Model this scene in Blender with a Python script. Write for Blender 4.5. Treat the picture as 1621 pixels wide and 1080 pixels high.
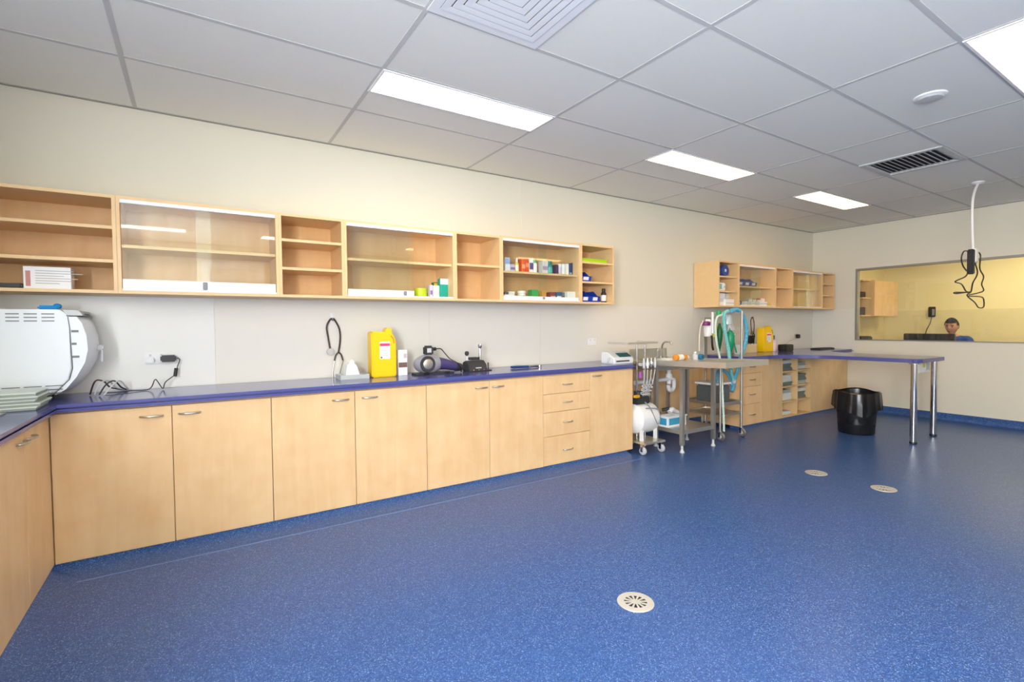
import bpy, bmesh, math, random
from mathutils import Vector, Matrix
random.seed(7)
PI = math.pi
for o in list(bpy.data.objects): bpy.data.objects.remove(o)
SC = bpy.context.scene
COL = SC.collection

# ------------------------------------------------------------------ camera
F, YAW, PITCH, ROLL = 781.4, .5709, -.0322, -.0081
CAM = Vector((0, -4.039, 1.299))
H = 2.72          # ceiling
XR = 8.28         # right wall
XL = -1.27        # left wall
YF = -6.6         # wall behind the camera
_fw = Vector((math.sin(YAW)*math.cos(PITCH), math.cos(YAW)*math.cos(PITCH), math.sin(PITCH)))
_r = Vector((math.cos(YAW), -math.sin(YAW), 0)); _u = _r.cross(_fw)
_c, _s = math.cos(ROLL), math.sin(ROLL)
_r, _u = _c*_r + _s*_u, -_s*_r + _c*_u
camd = bpy.data.cameras.new('camera'); cam = bpy.data.objects.new('camera', camd); COL.objects.link(cam)
camd.sensor_width = 36; camd.lens = F/1621*36; camd.clip_start = .05; camd.clip_end = 100
m = Matrix((_r, _u, -_fw)).transposed().to_4x4(); m.translation = CAM; cam.matrix_world = m
SC.camera = cam
def on(px, py, ax, v):
    """photo pixel -> point where its ray meets the plane axis ax = v"""
    d = _r*((px-810.5)/F) + _u*((540-py)/F) + _fw
    return CAM + d*((v-CAM[ax])/d[ax])

# ------------------------------------------------------------------ world, exposure
w = bpy.data.worlds.new('world'); SC.world = w; w.use_nodes = True
w.node_tree.nodes['Background'].inputs[0].default_value = (.75, .85, 1, 1)
w.node_tree.nodes['Background'].inputs[1].default_value = 1.2
SC.view_settings.view_transform = 'Standard'; SC.view_settings.look = 'None'
SC.view_settings.exposure = 0.17; SC.view_settings.gamma = 1.0
SC.view_settings.use_curve_mapping = False
# added fill light in a made-up window beside and behind the camera
ld = bpy.data.lights.new('added_fill_light', 'AREA'); ld.shape = 'RECTANGLE'; ld.size = 2.7; ld.size_y = 1.5; ld.energy = 590; ld.color = (.95, .975, 1)
lo = bpy.data.objects.new('added_fill_light', ld); COL.objects.link(lo); lo.location = (XL-.16, -4.9, 1.68); lo.rotation_euler = (0, -PI/2, 0)
LAMP = 14.5       # radiance of a ceiling panel

# ------------------------------------------------------------------ materials
def lin(c):
    out = []
    for v in c:
        v = v/255
        out.append(v/12.92 if v <= .04045 else ((v+.055)/1.055)**2.4)
    return (*out, 1)
MATS = {}
def mat(name, rgb, rough=.5, metal=0, spec=.5, emit=0, noise=0, nscale=30, bump=0, bscale=200, trans=0, coat=0):
    if name in MATS: return MATS[name]
    m = bpy.data.materials.new(name); m.use_nodes = True; nt = m.node_tree
    b = nt.nodes['Principled BSDF']
    b.inputs['Base Color'].default_value = lin(rgb); b.inputs['Roughness'].default_value = rough
    b.inputs['Metallic'].default_value = metal; b.inputs['Specular IOR Level'].default_value = spec
    if coat: b.inputs['Coat Weight'].default_value = coat
    if trans: b.inputs['Transmission Weight'].default_value = trans
    if emit:
        b.inputs['Emission Color'].default_value = lin(rgb); b.inputs['Emission Strength'].default_value = emit
    if noise or bump:
        tc = nt.nodes.new('ShaderNodeTexCoord')
    if noise:
        n = nt.nodes.new('ShaderNodeTexNoise'); n.inputs['Scale'].default_value = nscale; n.inputs['Detail'].default_value = 4
        nt.links.new(tc.outputs['Object'], n.inputs['Vector'])
        mx = nt.nodes.new('ShaderNodeMix'); mx.data_type = 'RGBA'
        a = lin(rgb); mx.inputs[6].default_value = tuple(x*(1-noise) for x in a[:3])+(1,)
        mx.inputs[7].default_value = tuple(min(1, x*(1+noise)) for x in a[:3])+(1,)
        nt.links.new(n.outputs['Fac'], mx.inputs[0]); nt.links.new(mx.outputs[2], b.inputs['Base Color'])
    if bump:
        n2 = nt.nodes.new('ShaderNodeTexNoise'); n2.inputs['Scale'].default_value = bscale
        nt.links.new(tc.outputs['Object'], n2.inputs['Vector'])
        bp = nt.nodes.new('ShaderNodeBump'); bp.inputs['Strength'].default_value = bump; bp.inputs['Distance'].default_value = .002
        nt.links.new(n2.outputs['Fac'], bp.inputs['Height']); nt.links.new(bp.outputs['Normal'], b.inputs['Normal'])
    MATS[name] = m
    return m
def wood(name, c1, c2, horiz=False, rough=.42):
    m = bpy.data.materials.new(name); m.use_nodes = True; nt = m.node_tree; b = nt.nodes['Principled BSDF']
    tc = nt.nodes.new('ShaderNodeTexCoord'); mp = nt.nodes.new('ShaderNodeMapping')
    mp.inputs['Scale'].default_value = (1.2, 14, 14) if horiz else (14, 14, 1.2)
    oi = nt.nodes.new('ShaderNodeObjectInfo'); vm = nt.nodes.new('ShaderNodeVectorMath'); vm.operation = 'MULTIPLY_ADD'
    nt.links.new(oi.outputs['Random'], vm.inputs[0]); vm.inputs[1].default_value = (7, 3, 11)
    nt.links.new(tc.outputs['Object'], vm.inputs[2]); nt.links.new(vm.outputs[0], mp.inputs['Vector'])
    n = nt.nodes.new('ShaderNodeTexNoise'); n.inputs['Scale'].default_value = 1; n.inputs['Detail'].default_value = 5; n.inputs['Distortion'].default_value = .6
    nt.links.new(mp.outputs[0], n.inputs['Vector'])
    n3 = nt.nodes.new('ShaderNodeTexNoise'); n3.inputs['Scale'].default_value = 7; n3.inputs['Detail'].default_value = 3
    nt.links.new(vm.outputs[0], n3.inputs['Vector'])
    av = nt.nodes.new('ShaderNodeMath'); av.operation = 'ADD'
    nt.links.new(n.outputs['Fac'], av.inputs[0]); nt.links.new(n3.outputs['Fac'], av.inputs[1])
    r = nt.nodes.new('ShaderNodeMapRange'); r.inputs[1].default_value = .7; r.inputs[2].default_value = 1.3
    nt.links.new(av.outputs[0], r.inputs[0])
    mx = nt.nodes.new('ShaderNodeMix'); mx.data_type = 'RGBA'
    mx.inputs[6].default_value = lin(c1); mx.inputs[7].default_value = lin(c2)
    nt.links.new(r.outputs[0], mx.inputs[0]); nt.links.new(mx.outputs[2], b.inputs['Base Color'])
    b.inputs['Roughness'].default_value = rough
    return m
def glass(name, tint=(252, 254, 252), refl=1.0, base=.03):
    m = bpy.data.materials.new(name); m.use_nodes = True; nt = m.node_tree; nt.nodes.clear()
    out = nt.nodes.new('ShaderNodeOutputMaterial'); t = nt.nodes.new('ShaderNodeBsdfTransparent'); g = nt.nodes.new('ShaderNodeBsdfGlossy')
    t.inputs[0].default_value = lin(tint); g.inputs['Roughness'].default_value = .02
    lw = nt.nodes.new('ShaderNodeLayerWeight'); lw.inputs[0].default_value = .5      # facing = 1 - |cos|
    pw = nt.nodes.new('ShaderNodeMath'); pw.operation = 'POWER'; pw.inputs[1].default_value = 5
    ma = nt.nodes.new('ShaderNodeMath'); ma.operation = 'MULTIPLY_ADD'; ma.inputs[1].default_value = refl*.5; ma.inputs[2].default_value = base
    mx = nt.nodes.new('ShaderNodeMixShader')
    nt.links.new(lw.outputs['Facing'], pw.inputs[0]); nt.links.new(pw.outputs[0], ma.inputs[0]); nt.links.new(ma.outputs[0], mx.inputs[0])
    nt.links.new(t.outputs[0], mx.inputs[1]); nt.links.new(g.outputs[0], mx.inputs[2]); nt.links.new(mx.outputs[0], out.inputs[0])
    return m
def vinyl():
    m = bpy.data.materials.new('blue_vinyl'); m.use_nodes = True; nt = m.node_tree; b = nt.nodes['Principled BSDF']
    tc = nt.nodes.new('ShaderNodeTexCoord')
    v = nt.nodes.new('ShaderNodeTexVoronoi'); v.inputs['Scale'].default_value = 300
    nt.links.new(tc.outputs['Object'], v.inputs['Vector'])
    n = nt.nodes.new('ShaderNodeTexNoise'); n.inputs['Scale'].default_value = 70; n.inputs['Detail'].default_value = 3
    nt.links.new(tc.outputs['Object'], n.inputs['Vector'])
    sp = nt.nodes.new('ShaderNodeSeparateColor'); nt.links.new(v.outputs['Color'], sp.inputs[0])
    cr = nt.nodes.new('ShaderNodeValToRGB'); e = cr.color_ramp.elements
    e[0].position = 0; e[0].color = lin((38, 70, 130)); e[1].position = .55; e[1].color = lin((54, 94, 158))
    x = e.new(.88); x.color = lin((72, 112, 176)); x = e.new(.97); x.color = lin((132, 164, 212))
    nt.links.new(sp.outputs[0], cr.inputs[0])
    mx = nt.nodes.new('ShaderNodeMix'); mx.data_type = 'RGBA'; mx.blend_type = 'MULTIPLY'; mx.inputs[0].default_value = .35
    nt.links.new(cr.outputs[0], mx.inputs[6]); nt.links.new(n.outputs['Fac'], mx.inputs[7]); nt.links.new(mx.outputs[2], b.inputs['Base Color'])
    b.inputs['Roughness'].default_value = .32; b.inputs['Specular IOR Level'].default_value = .4
    bp = nt.nodes.new('ShaderNodeBump'); bp.inputs['Strength'].default_value = .12; bp.inputs['Distance'].default_value = .002
    nt.links.new(n.outputs['Fac'], bp.inputs['Height']); nt.links.new(bp.outputs['Normal'], b.inputs['Normal'])
    return m
M_VINYL = vinyl()
M_WOOD = wood('maple_door', (226, 186, 134), (236, 202, 154))
M_WOODI = wood('maple_inner', (222, 176, 120), (230, 190, 138), rough=.5)
M_EDGE = mat('maple_edging', (232, 196, 144), .45, noise=.05, nscale=20)
M_WALL = mat('cream_paint', (226, 221, 203), .6, noise=.012, nscale=3, bump=.05, bscale=300)
M_YELLOWWALL = mat('yellow_paint', (238, 224, 172), .6, noise=.01, nscale=3)
M_PANEL = mat('splash_laminate', (228, 224, 214), .3, noise=.012, nscale=2)
M_CEIL = mat('mineral_tile', (238, 238, 230), .9, noise=.03, nscale=120, bump=.2, bscale=350)
M_TBAR = mat('ceiling_bar', (205, 204, 200), .95, spec=.05)
M_COUNTER = mat('blue_laminate', (80, 84, 146), .14, noise=.12, nscale=260)
M_STEEL = mat('stainless', (212, 208, 198), .33, metal=.9, noise=.05, nscale=8)
M_DSTEEL = mat('dull_steel', (178, 174, 168), .4, metal=.8)
M_CHROME = mat('chrome', (205, 205, 208), .12, metal=1)
M_NICKEL = mat('brushed_nickel', (196, 192, 184), .3, metal=1)
M_ALU = mat('white_track', (240, 240, 242), .35)
M_WHITE = mat('white_plastic', (238, 238, 238), .4)
M_OFFW = mat('offwhite_enamel', (228, 233, 236), .35)
M_BLACK = mat('black_plastic', (22, 22, 24), .45)
M_DARK = mat('charcoal_plastic', (52, 52, 55), .5)
M_GREY = mat('grey_plastic', (140, 142, 146), .45)
M_LGREY = mat('light_grey_plastic', (200, 202, 202), .45)
M_YEL = mat('yellow_plastic', (250, 205, 8), .35)
M_BLUE = mat('bin_blue', (28, 62, 168), .4)
M_GLASS = glass('cabinet_glass', refl=1.0, base=.045)
M_WGLASS = glass('window_glass', (254, 254, 252), refl=1.0, base=.03)
M_BAG = mat('bin_liner', (16, 16, 18), .28, bump=.5, bscale=25)
M_RUBBER = mat('dark_rubber', (60, 42, 44), .5)

# ------------------------------------------------------------------ mesh helpers
class G:
    def __init__(s): s.bm = bmesh.new()
    def _add(s, vs, fs):
        b = [s.bm.verts.new(v) for v in vs]
        for f in fs:
            try: s.bm.faces.new([b[i] for i in f])
            except ValueError: pass
        return s
    def box(s, x0, x1, y0, y1, z0, z1, bev=0, seg=2):
        x0, x1 = min(x0, x1), max(x0, x1); y0, y1 = min(y0, y1), max(y0, y1); z0, z1 = min(z0, z1), max(z0, z1)
        vs = [(x, y, z) for x in (x0, x1) for y in (y0, y1) for z in (z0, z1)]
        fs = [(0,1,3,2), (4,6,7,5), (0,4,5,1), (2,3,7,6), (0,2,6,4), (1,5,7,3)]
        if not bev: return s._add(vs, fs)
        t = bmesh.new(); b = [t.verts.new(v) for v in vs]
        for f in fs: t.faces.new([b[i] for i in f])
        bmesh.ops.bevel(t, geom=list(t.edges), offset=min(bev, .49*min(x1-x0, y1-y0, z1-z0)), segments=seg, affect='EDGES')
        return s.merge(t)
    def merge(s, t):
        t.verts.index_update(); mp = [s.bm.verts.new(v.co) for v in t.verts]
        for f in t.faces: s.bm.faces.new([mp[v.index] for v in f.verts])
        t.free(); return s
    def cyl(s, p0, p1, r0, r1=None, n=20, cap=True):
        r1 = r0 if r1 is None else r1
        p0, p1 = Vector(p0), Vector(p1); d = (p1-p0).normalized()
        a = d.orthogonal().normalized(); b = d.cross(a); vs = []
        for p, r in ((p0, r0), (p1, r1)):
            for i in range(n):
                t = 2*PI*i/n; vs.append(p + (a*math.cos(t)+b*math.sin(t))*r)
        fs = [(i, (i+1) % n, n+(i+1) % n, n+i) for i in range(n)]
        if cap: fs += [tuple(range(n-1, -1, -1)), tuple(range(n, 2*n))]
        return s._add(vs, fs)
    def tube(s, pts, r, n=8, smooth=0, close=False):
        P = [Vector(p) for p in pts]
        if smooth: P = catmull(P, smooth, close)
        R = r if callable(r) else (lambda t: r)
        vs = []; L = len(P); a = None
        for i, p in enumerate(P):
            if close: d = P[(i+1) % L]-P[i-1]
            else: d = P[min(i+1, L-1)]-P[max(i-1, 0)]
            if d.length < 1e-9: d = Vector((0, 0, 1))
            d.normalize()
            a = d.orthogonal().normalized() if a is None else (a-d*a.dot(d))
            if a.length < 1e-6: a = d.orthogonal()
            a.normalize(); b = d.cross(a); rr = R(i/(L-1))
            for k in range(n):
                t = 2*PI*k/n; vs.append(p+(a*math.cos(t)+b*math.sin(t))*rr)
        fs = []
        for i in range(L if close else L-1):
            j = (i+1) % L
            for k in range(n):
                fs.append((i*n+k, i*n+(k+1) % n, j*n+(k+1) % n, j*n+k))
        if not close: fs += [tuple(range(n-1, -1, -1)), tuple(range((L-1)*n, L*n))]
        return s._add(vs, fs)
    def lathe(s, prof, c=(0, 0, 0), n=24, axis='z', cap=True):
        vs = []; fs = []; L = len(prof); c = Vector(c)
        for (r, h) in prof:
            for k in range(n):
                t = 2*PI*k/n; x, y = max(r, 1e-5)*math.cos(t), max(r, 1e-5)*math.sin(t)
                v = (x, y, h) if axis == 'z' else ((h, x, y) if axis == 'x' else (y, h, x))
                vs.append(c+Vector(v))
        for i in range(L-1):
            for k in range(n):
                fs.append((i*n+k, i*n+(k+1) % n, (i+1)*n+(k+1) % n, (i+1)*n+k))
        if cap: fs += [tuple(range(n-1, -1, -1)), tuple(range((L-1)*n, L*n))]
        return s._add(vs, fs)
    def prism(s, poly, a, b, axis='z', bev=0):
        """extrude a 2D polygon: axis z -> (x,y), y -> (x,z), x -> (y,z)"""
        f = {'z': lambda p, h: (p[0], p[1], h), 'y': lambda p, h: (p[0], h, p[1]), 'x': lambda p, h: (h, p[0], p[1])}[axis]
        n = len(poly); vs = [f(p, a) for p in poly]+[f(p, b) for p in poly]
        fs = [(i, (i+1) % n, n+(i+1) % n, n+i) for i in range(n)]+[tuple(range(n-1, -1, -1)), tuple(range(n, 2*n))]
        if not bev: return s._add(vs, fs)
        t = bmesh.new(); q = [t.verts.new(v) for v in vs]
        for k in fs: t.faces.new([q[i] for i in k])
        bmesh.ops.bevel(t, geom=list(t.edges), offset=bev, segments=2, affect='EDGES')
        return s.merge(t)
    def ball(s, c, rx, ry=None, rz=None, n=16):
        ry = rx if ry is None else ry; rz = rx if rz is None else rz
        t = bmesh.new(); bmesh.ops.create_uvsphere(t, u_segments=n, v_segments=max(6, n//2+2), radius=1)
        for v in t.verts: v.co = Vector(c)+Vector((v.co.x*rx, v.co.y*ry, v.co.z*rz))
        return s.merge(t)
def catmull(P, k, close=False):
    out = []; n = len(P)
    for i in range(n if close else n-1):
        if close: a, b, c, d = P[i-1], P[i], P[(i+1) % n], P[(i+2) % n]
        else: a, b, c, d = P[max(i-1, 0)], P[i], P[i+1], P[min(i+2, n-1)]
        for j in range(k):
            t = j/k
            out.append(.5*((2*b)+(c-a)*t+(2*a-5*b+4*c-d)*t*t+(3*b-a-3*c+d)*t**3))
    if not close: out.append(P[-1])
    return out
ORG = {}
def build(name, g, m, parent=None, smooth=True, org=None):
    """link the collected shapes as ONE mesh object; shapes are given in the room's coordinates"""
    bm = g.bm
    bmesh.ops.recalc_face_normals(bm, faces=bm.faces)
    if parent is not None: o0 = ORG[parent.name]
    elif org is not None: o0 = Vector(org)
    else:
        xs = [v.co for v in bm.verts]
        lo = [min(v[i] for v in xs) for i in range(3)]; hi = [max(v[i] for v in xs) for i in range(3)]
        o0 = Vector(((lo[0]+hi[0])/2, (lo[1]+hi[1])/2, lo[2]))
    for v in bm.verts: v.co -= o0
    me = bpy.data.meshes.new(name); bm.to_mesh(me); bm.free()
    if smooth:
        for p in me.polygons: p.use_smooth = True
        try: me.set_sharp_from_angle(angle=math.radians(35))
        except Exception: pass
    me.materials.append(m)
    o = bpy.data.objects.new(name, me); COL.objects.link(o); ORG[o.name] = o0
    if parent is not None: o.parent = parent
    else: o.location = o0
    return o
def thing(name, label, cat, loc, group=None):
    o = bpy.data.objects.new(name, None); COL.objects.link(o); o.location = loc; o.empty_display_size = .05
    ORG[o.name] = Vector(loc)
    return tag(o, label, cat, group)
def tag(o, label, cat, group=None):
    o['label'] = label; o['category'] = cat
    if group: o['group'] = group
    return o
def single(name, g, m, label, cat, group=None):
    return tag(build(name, g, m), label, cat, group)
def struct(name, g, m, parent=None, smooth=False):
    o = build(name, g, m, parent, smooth)
    if parent is None: o['kind'] = 'structure'
    return o
def copy_tree(o, parent=None):
    c = o.copy(); COL.objects.link(c); c.parent = parent
    ORG[c.name] = ORG[o.name].copy()
    for ch in list(o.children): copy_tree(ch, c)
    return c

# ================================================================== the room
T = .14
struct('floor', G().box(XL-T, 11.2, YF-T, T, -.1, 0), M_VINYL)
wb = struct('wall_back', G().box(XL-T, 11.2, 0, T, 0, H+.1), M_WALL)
LY0, LY1, LZ0, LZ1 = -6.3, -3.5, .9, 2.45      # made-up window opening for the fill light, out of view
struct('wall_left', G().box(XL-T, XL, YF, LY0, 0, H+.1).box(XL-T, XL, LY1, 0, 0, H+.1).box(XL-T, XL, LY0, LY1, 0, LZ0).box(XL-T, XL, LY0, LY1, LZ1, H+.1), M_WALL)
w2 = bpy.data.objects.new('added_window', None); COL.objects.link(w2); w2.location = (XL, (LY0+LY1)/2, LZ0); w2['kind'] = 'structure'; ORG['added_window'] = Vector(w2.location)  # unseen window, added to house the fill light
g = G(); b = .05
g.box(XL-.08, XL-.02, LY0+.001, LY1-.001, LZ0+.001, LZ0+b).box(XL-.08, XL-.02, LY0+.001, LY1-.001, LZ1-b, LZ1-.001)
for y in (LY0+.001, (LY0+LY1)/2-b/2, LY1-b-.001): g.box(XL-.08, XL-.02, y, y+b, LZ0+b, LZ1-b)
build('window_frame', g, mat('added_frame_white', (238, 238, 236), .4), w2, smooth=False)  # frame of the added window
struct('wall_front', G().box(XL-T, XR+T, YF-T, YF, 0, H+.1), M_WALL)
WY0, WY1, WZ0, WZ1 = -3.6, -.612, 1.034, 2.09
wr = struct('wall_right', G().box(XR, XR+T, YF, WY0, 0, H+.1).box(XR, XR+T, WY1, 0, 0, H+.1)
            .box(XR, XR+T, WY0, WY1, 0, WZ0).box(XR, XR+T, WY0, WY1, WZ1, H+.1), M_WALL)
# laminate splash panels (each a sheet with a fine joint)
px_seams = [XL+.002, .118, 1.73, 2.93, 4.13, 5.33, 6.55, XR-.012]
for i in range(len(px_seams)-1):
    build('splash_panel', G().box(px_seams[i]+.0005, px_seams[i+1]-.0005, -.008, -.0002, .90, 1.503), M_PANEL if i else mat('splash_laminate_white', (232, 232, 228), .3, noise=.012, nscale=2), wb)
build('splash_panel', G().box(XR-.008, XR-.0002, -.592, -.009, .90, 1.50), M_PANEL, wr)
# vertical joint in the painted board above the cabinets
build('joint_strip', G().box(2.716, 2.724, -.002, -.0002, 2.12, H-.02), M_WALL, wb)
# coved skirting on the free walls
def cove(pts_out, h=.1, r=.05):
    return [(0, 0)]+[(r-r*math.sin(a*PI/10)*1.0, r-r*math.cos(a*PI/10)) for a in range(0, 6)]
def cove_profile(h, r, t=.004):
    p = [(0, 0), (-r-t, 0)]
    for a in range(0, 7):
        q = a*PI/12; p.append((-t-r+r*math.sin(q), .001+r-r*math.cos(q)))
    p += [(-t, h), (0, h)]
    return p
pr = cove_profile(.098, .045)
struct('baseboard_right', G().prism([(XR+x, z) for x, z in pr], YF+.06, -.56, 'y'), M_VINYL)
struct('baseboard_left', G().prism([(XL-x, z) for x, z in pr], YF+.06, -3.2, 'y'), M_VINYL)
struct('baseboard_front', G().prism([(YF-x, z) for x, z in pr], XL+.06, XR-.06, 'x'), M_VINYL)
struct('baseboard_back', G().prism([(x, z) for x, z in pr], 3.70, 5.50, 'x'), M_VINYL)
# door behind the camera (only its reflection in the cabinet glass is seen)
d = struct('door_1', G().box(.24, .96, YF+.001, YF+.04, .01, 2.32), mat('door_paint', (205, 205, 200), .5))
fr = G().box(.12, .24, YF+.001, YF+.05, .01, 2.44).box(.96, 1.08, YF+.001, YF+.05, .01, 2.44).box(.24, .96, YF+.001, YF+.05, 2.32, 2.44)
build('door_frame', fr, M_WHITE, d)
build('door_handle', G().cyl((.88, YF+.04, 1.0), (.88, YF+.08, 1.0), .012).cyl((.88, YF+.08, 1.0), (.77, YF+.08, 1.0), .01), M_NICKEL, d)

# ceiling: slab, exposed bars, separate mineral tiles
ce = struct('ceiling', G().box(XL-T, 11.2, YF-T, T, H+.03, H+.1), M_CEIL)
XS = [XL]+[.91+1.2*k for k in range(-1, 7)]+[XR]
YS = [0]+[-.731-.6*k for k in range(0, 10) if -.731-.6*k > YF]+[YF]
FIX = {}    # (ix, iy) -> what sits in that cell
def cell(x, y):
    ix = max(i for i in range(len(XS)-1) if XS[i] <= x+.01); iy = max(i for i in range(len(YS)-1) if YS[i] >= y-.01)
    return ix, iy
LIGHTS = []
for k in (1, 3, 5):
    x = .91+1.2*(k-1); LIGHTS.append((x, -1.331, 1))
for k in (1, 3, 5):
    x = .91+1.2*(k-1); LIGHTS.append((x, -3.131, -1))
for k in (0, 1, 3, 5):
    x = .91+1.2*(k-1) if k else XL+.005; LIGHTS.append((x, -5.531, 1))
for (x, y, s) in LIGHTS: FIX[cell(x+.1, y+.1*s)] = ('light', s)
FIX[cell(1.0, -2.1)] = ('diffuser', 0)
FIX[cell(5.3, -2.1)] = ('grille', 0)
ct = G()
e = .0022
for ix in range(len(XS)-1):
    for iy in range(len(YS)-1):
        x0, x1, y1, y0 = XS[ix], XS[ix+1], YS[iy], YS[iy+1]
        k = FIX.get((ix, iy))
        if k and k[0] == 'light':
            if k[1] > 0: y0 = y0+.302
            else: y1 = y1-.302
        elif k and k[0] == 'diffuser': x0 = x0+.6
        elif k and k[0] == 'grille': x1 = x1-.6
        build('ceiling_tile', G().box(x0+e, x1-e, y0+e, y1-e, H+.0016, H+.018), M_CEIL, ce, smooth=False)
for i, x in enumerate(XS[1:-1]):
    build('grid_bar', G().box(x-.012, x+.012, YF, 0, H, H+.003), M_TBAR, ce, smooth=False)
for y in YS[1:-1]:
    build('grid_bar', G().box(XL, XR, y-.012, y+.012, H-.0001, H+.0029), M_TBAR, ce, smooth=False)
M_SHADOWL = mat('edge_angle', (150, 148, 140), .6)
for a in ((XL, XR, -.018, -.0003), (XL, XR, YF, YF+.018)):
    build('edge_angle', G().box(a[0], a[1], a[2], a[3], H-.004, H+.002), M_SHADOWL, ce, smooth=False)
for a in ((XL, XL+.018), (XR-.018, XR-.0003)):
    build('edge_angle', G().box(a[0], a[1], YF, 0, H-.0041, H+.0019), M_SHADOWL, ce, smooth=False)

# ------------------------------------------------------------------ ceiling lights
def lamp_mat(name, rgb, s):
    m = bpy.data.materials.new(name); m.use_nodes = True; nt = m.node_tree; b = nt.nodes['Principled BSDF']
    b.inputs['Base Color'].default_value = (.9, .9, .9, 1); b.inputs['Emission Color'].default_value = lin(rgb); b.inputs['Emission Strength'].default_value = s
    return m
M_COOL = lamp_mat('panel_cool', (255, 246, 232), LAMP)
M_WARM = lamp_mat('panel_warm', (255, 205, 134), LAMP*.55)
def ceiling_light(x, y, s, m, label, w=1.2):
    y0, y1 = (y, y+.3) if s > 0 else (y-.3, y)
    t = thing('ceiling_light', label, 'ceiling light', ((x+x+w)/2, (y0+y1)/2, H-.006), 'recessed light panels in the tiled ceiling')
    g = G(); b = .016; z0, z1 = H-.006, H+.02
    g.box(x+.002, x+w-.002, y0+.002, y0+b, z0, z1).box(x+.002, x+w-.002, y1-b, y1-.002, z0, z1)
    g.box(x+.002, x+b, y0+b, y1-b, z0, z1).box(x+w-b, x+w-.002, y0+b, y1-b, z0, z1)
    build('frame', g, M_ALU, t)
    build('diffuser', G().box(x+b, x+w-b, y0+b, y1-b, H-.002, H+.012), m, t)
LAB = ['long light panel in the ceiling above the steel-tracked cupboard with boxed medicines', 'middle light panel of the row, above the stainless table end',
       'light panel in the ceiling above the blue peninsula bench']
for i, (x, y, s) in enumerate(LIGHTS):
    if i < 3: ceiling_light(x, y, s, M_COOL if i == 0 else M_WARM, ['recessed light panel in the ceiling beside the square air diffuser', 'recessed light panel in the ceiling between the other two of its row', 'recessed light panel in the ceiling over the peninsula bench by the far corner'][i])
    elif i == 4: ceiling_light(x, y, s, M_WARM, 'recessed light panel in the ceiling next to the round white detector disc')
    else: ceiling_light(x, y, s, M_COOL if x < 3 else M_WARM, 'recessed light panel in the ceiling '+{3: 'over the open floor, in line with the air diffuser', 5: 'over the open floor, in line with the return grille', 6: 'beside the added window, against the left wall', 7: 'above the white door', 8: 'in the rear row beyond the white door', 9: 'in the rear row beside the right wall'}[i])

# square four-way diffuser
x0, x1, y0, y1 = .91, 1.51, -2.531, -1.931
t = thing('air_diffuser', 'square white ceiling air diffuser with concentric louvre rings', 'air vent', ((x0+x1)/2, (y0+y1)/2, H-.02))
cx, cy = (x0+x1)/2, (y0+y1)/2
M_DIFF = mat('diffuser_white', (236, 240, 242), .4)
def ring(g, r0, z0, r1, z1, th=.003):
    for (ax, sg) in ((0, 1), (0, -1), (1, 1), (1, -1)):
        def q(u, r, z): return (cx+sg*r, cy+u, z) if ax == 0 else (cx+u, cy+sg*r, z)
        g._add([q(-r0, r0, z0), q(r0, r0, z0), q(r1, r1, z1), q(-r1, r1, z1), q(-r0, r0, z0+th), q(r0, r0, z0+th), q(r1, r1, z1+th), q(-r1, r1, z1+th)],
               [(0,1,2,3), (7,6,5,4), (0,4,5,1), (1,5,6,2), (2,6,7,3), (3,7,4,0)])
g = G(); ring(g, .298, H-.004, .255, H-.004, .006); build('frame', g, M_DIFF, t, smooth=False)
for i in range(6):
    g = G(); ro = .252-.04*i; ring(g, ro, H-.006, ro-.0335, H-.005); build('louvre', g, M_DIFF, t, smooth=False)
build('backing', G().box(x0+.01, x1-.01, y0+.01, y1-.01, H+.003, H+.006), M_GREY, t, smooth=False)
# return air grille
x0, x1, y0, y1 = 5.112, 5.708, -2.529, -1.933
t = thing('air_grille', 'ceiling return air grille with rows of dark gaps between slats', 'air vent', ((x0+x1)/2, (y0+y1)/2, H-.008))
g = G(); b = .045
g.box(x0, x1, y0, y0+b, H-.008, H+.01).box(x0, x1, y1-b, y1, H-.008, H+.01).box(x0, x0+b, y0+b, y1-b, H-.008, H+.01).box(x1-b, x1, y0+b, y1-b, H-.008, H+.01)
build('frame', g, M_LGREY, t, smooth=False)
build('backing', G().box(x0+.01, x1-.01, y0+.01, y1-.01, H+.022, H+.026), mat('duct_grey', (70, 70, 70), .8), t, smooth=False)
n = 12
for i in range(n):
    yy = y0+b+.005+(y1-y0-2*b-.01)*(i+.5)/n
    build('slat', G()._add([(x0+b, yy-.020, H-.004), (x1-b, yy-.020, H-.004), (x1-b, yy+.016, H+.018), (x0+b, yy+.016, H+.018), (x0+b, yy-.0175, H-.0055), (x1-b, yy-.0175, H-.0055), (x1-b, yy+.0185, H+.0165), (x0+b, yy+.0185, H+.0165)],
          [(0,1,2,3), (7,6,5,4), (0,4,5,1), (1,5,6,2), (2,6,7,3), (3,7,4,0)]), M_LGREY, t, smooth=False)
# detector disc
p = on(1473, 152.5, 2, H)
t = thing('detector_disc', 'round white detector disc on the ceiling tile', 'smoke detector', (p.x, p.y, H-.022))
build('base', G().lathe([(.085, H+.004), (.085, H-.006), (.075, H-.011)], (p.x, p.y, 0), 32), M_WHITE, t)
build('cover', G().lathe([(.07, H-.0112), (.062, H-.019), (.03, H-.022)], (p.x, p.y, 0), 32), M_LGREY, t)

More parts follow.
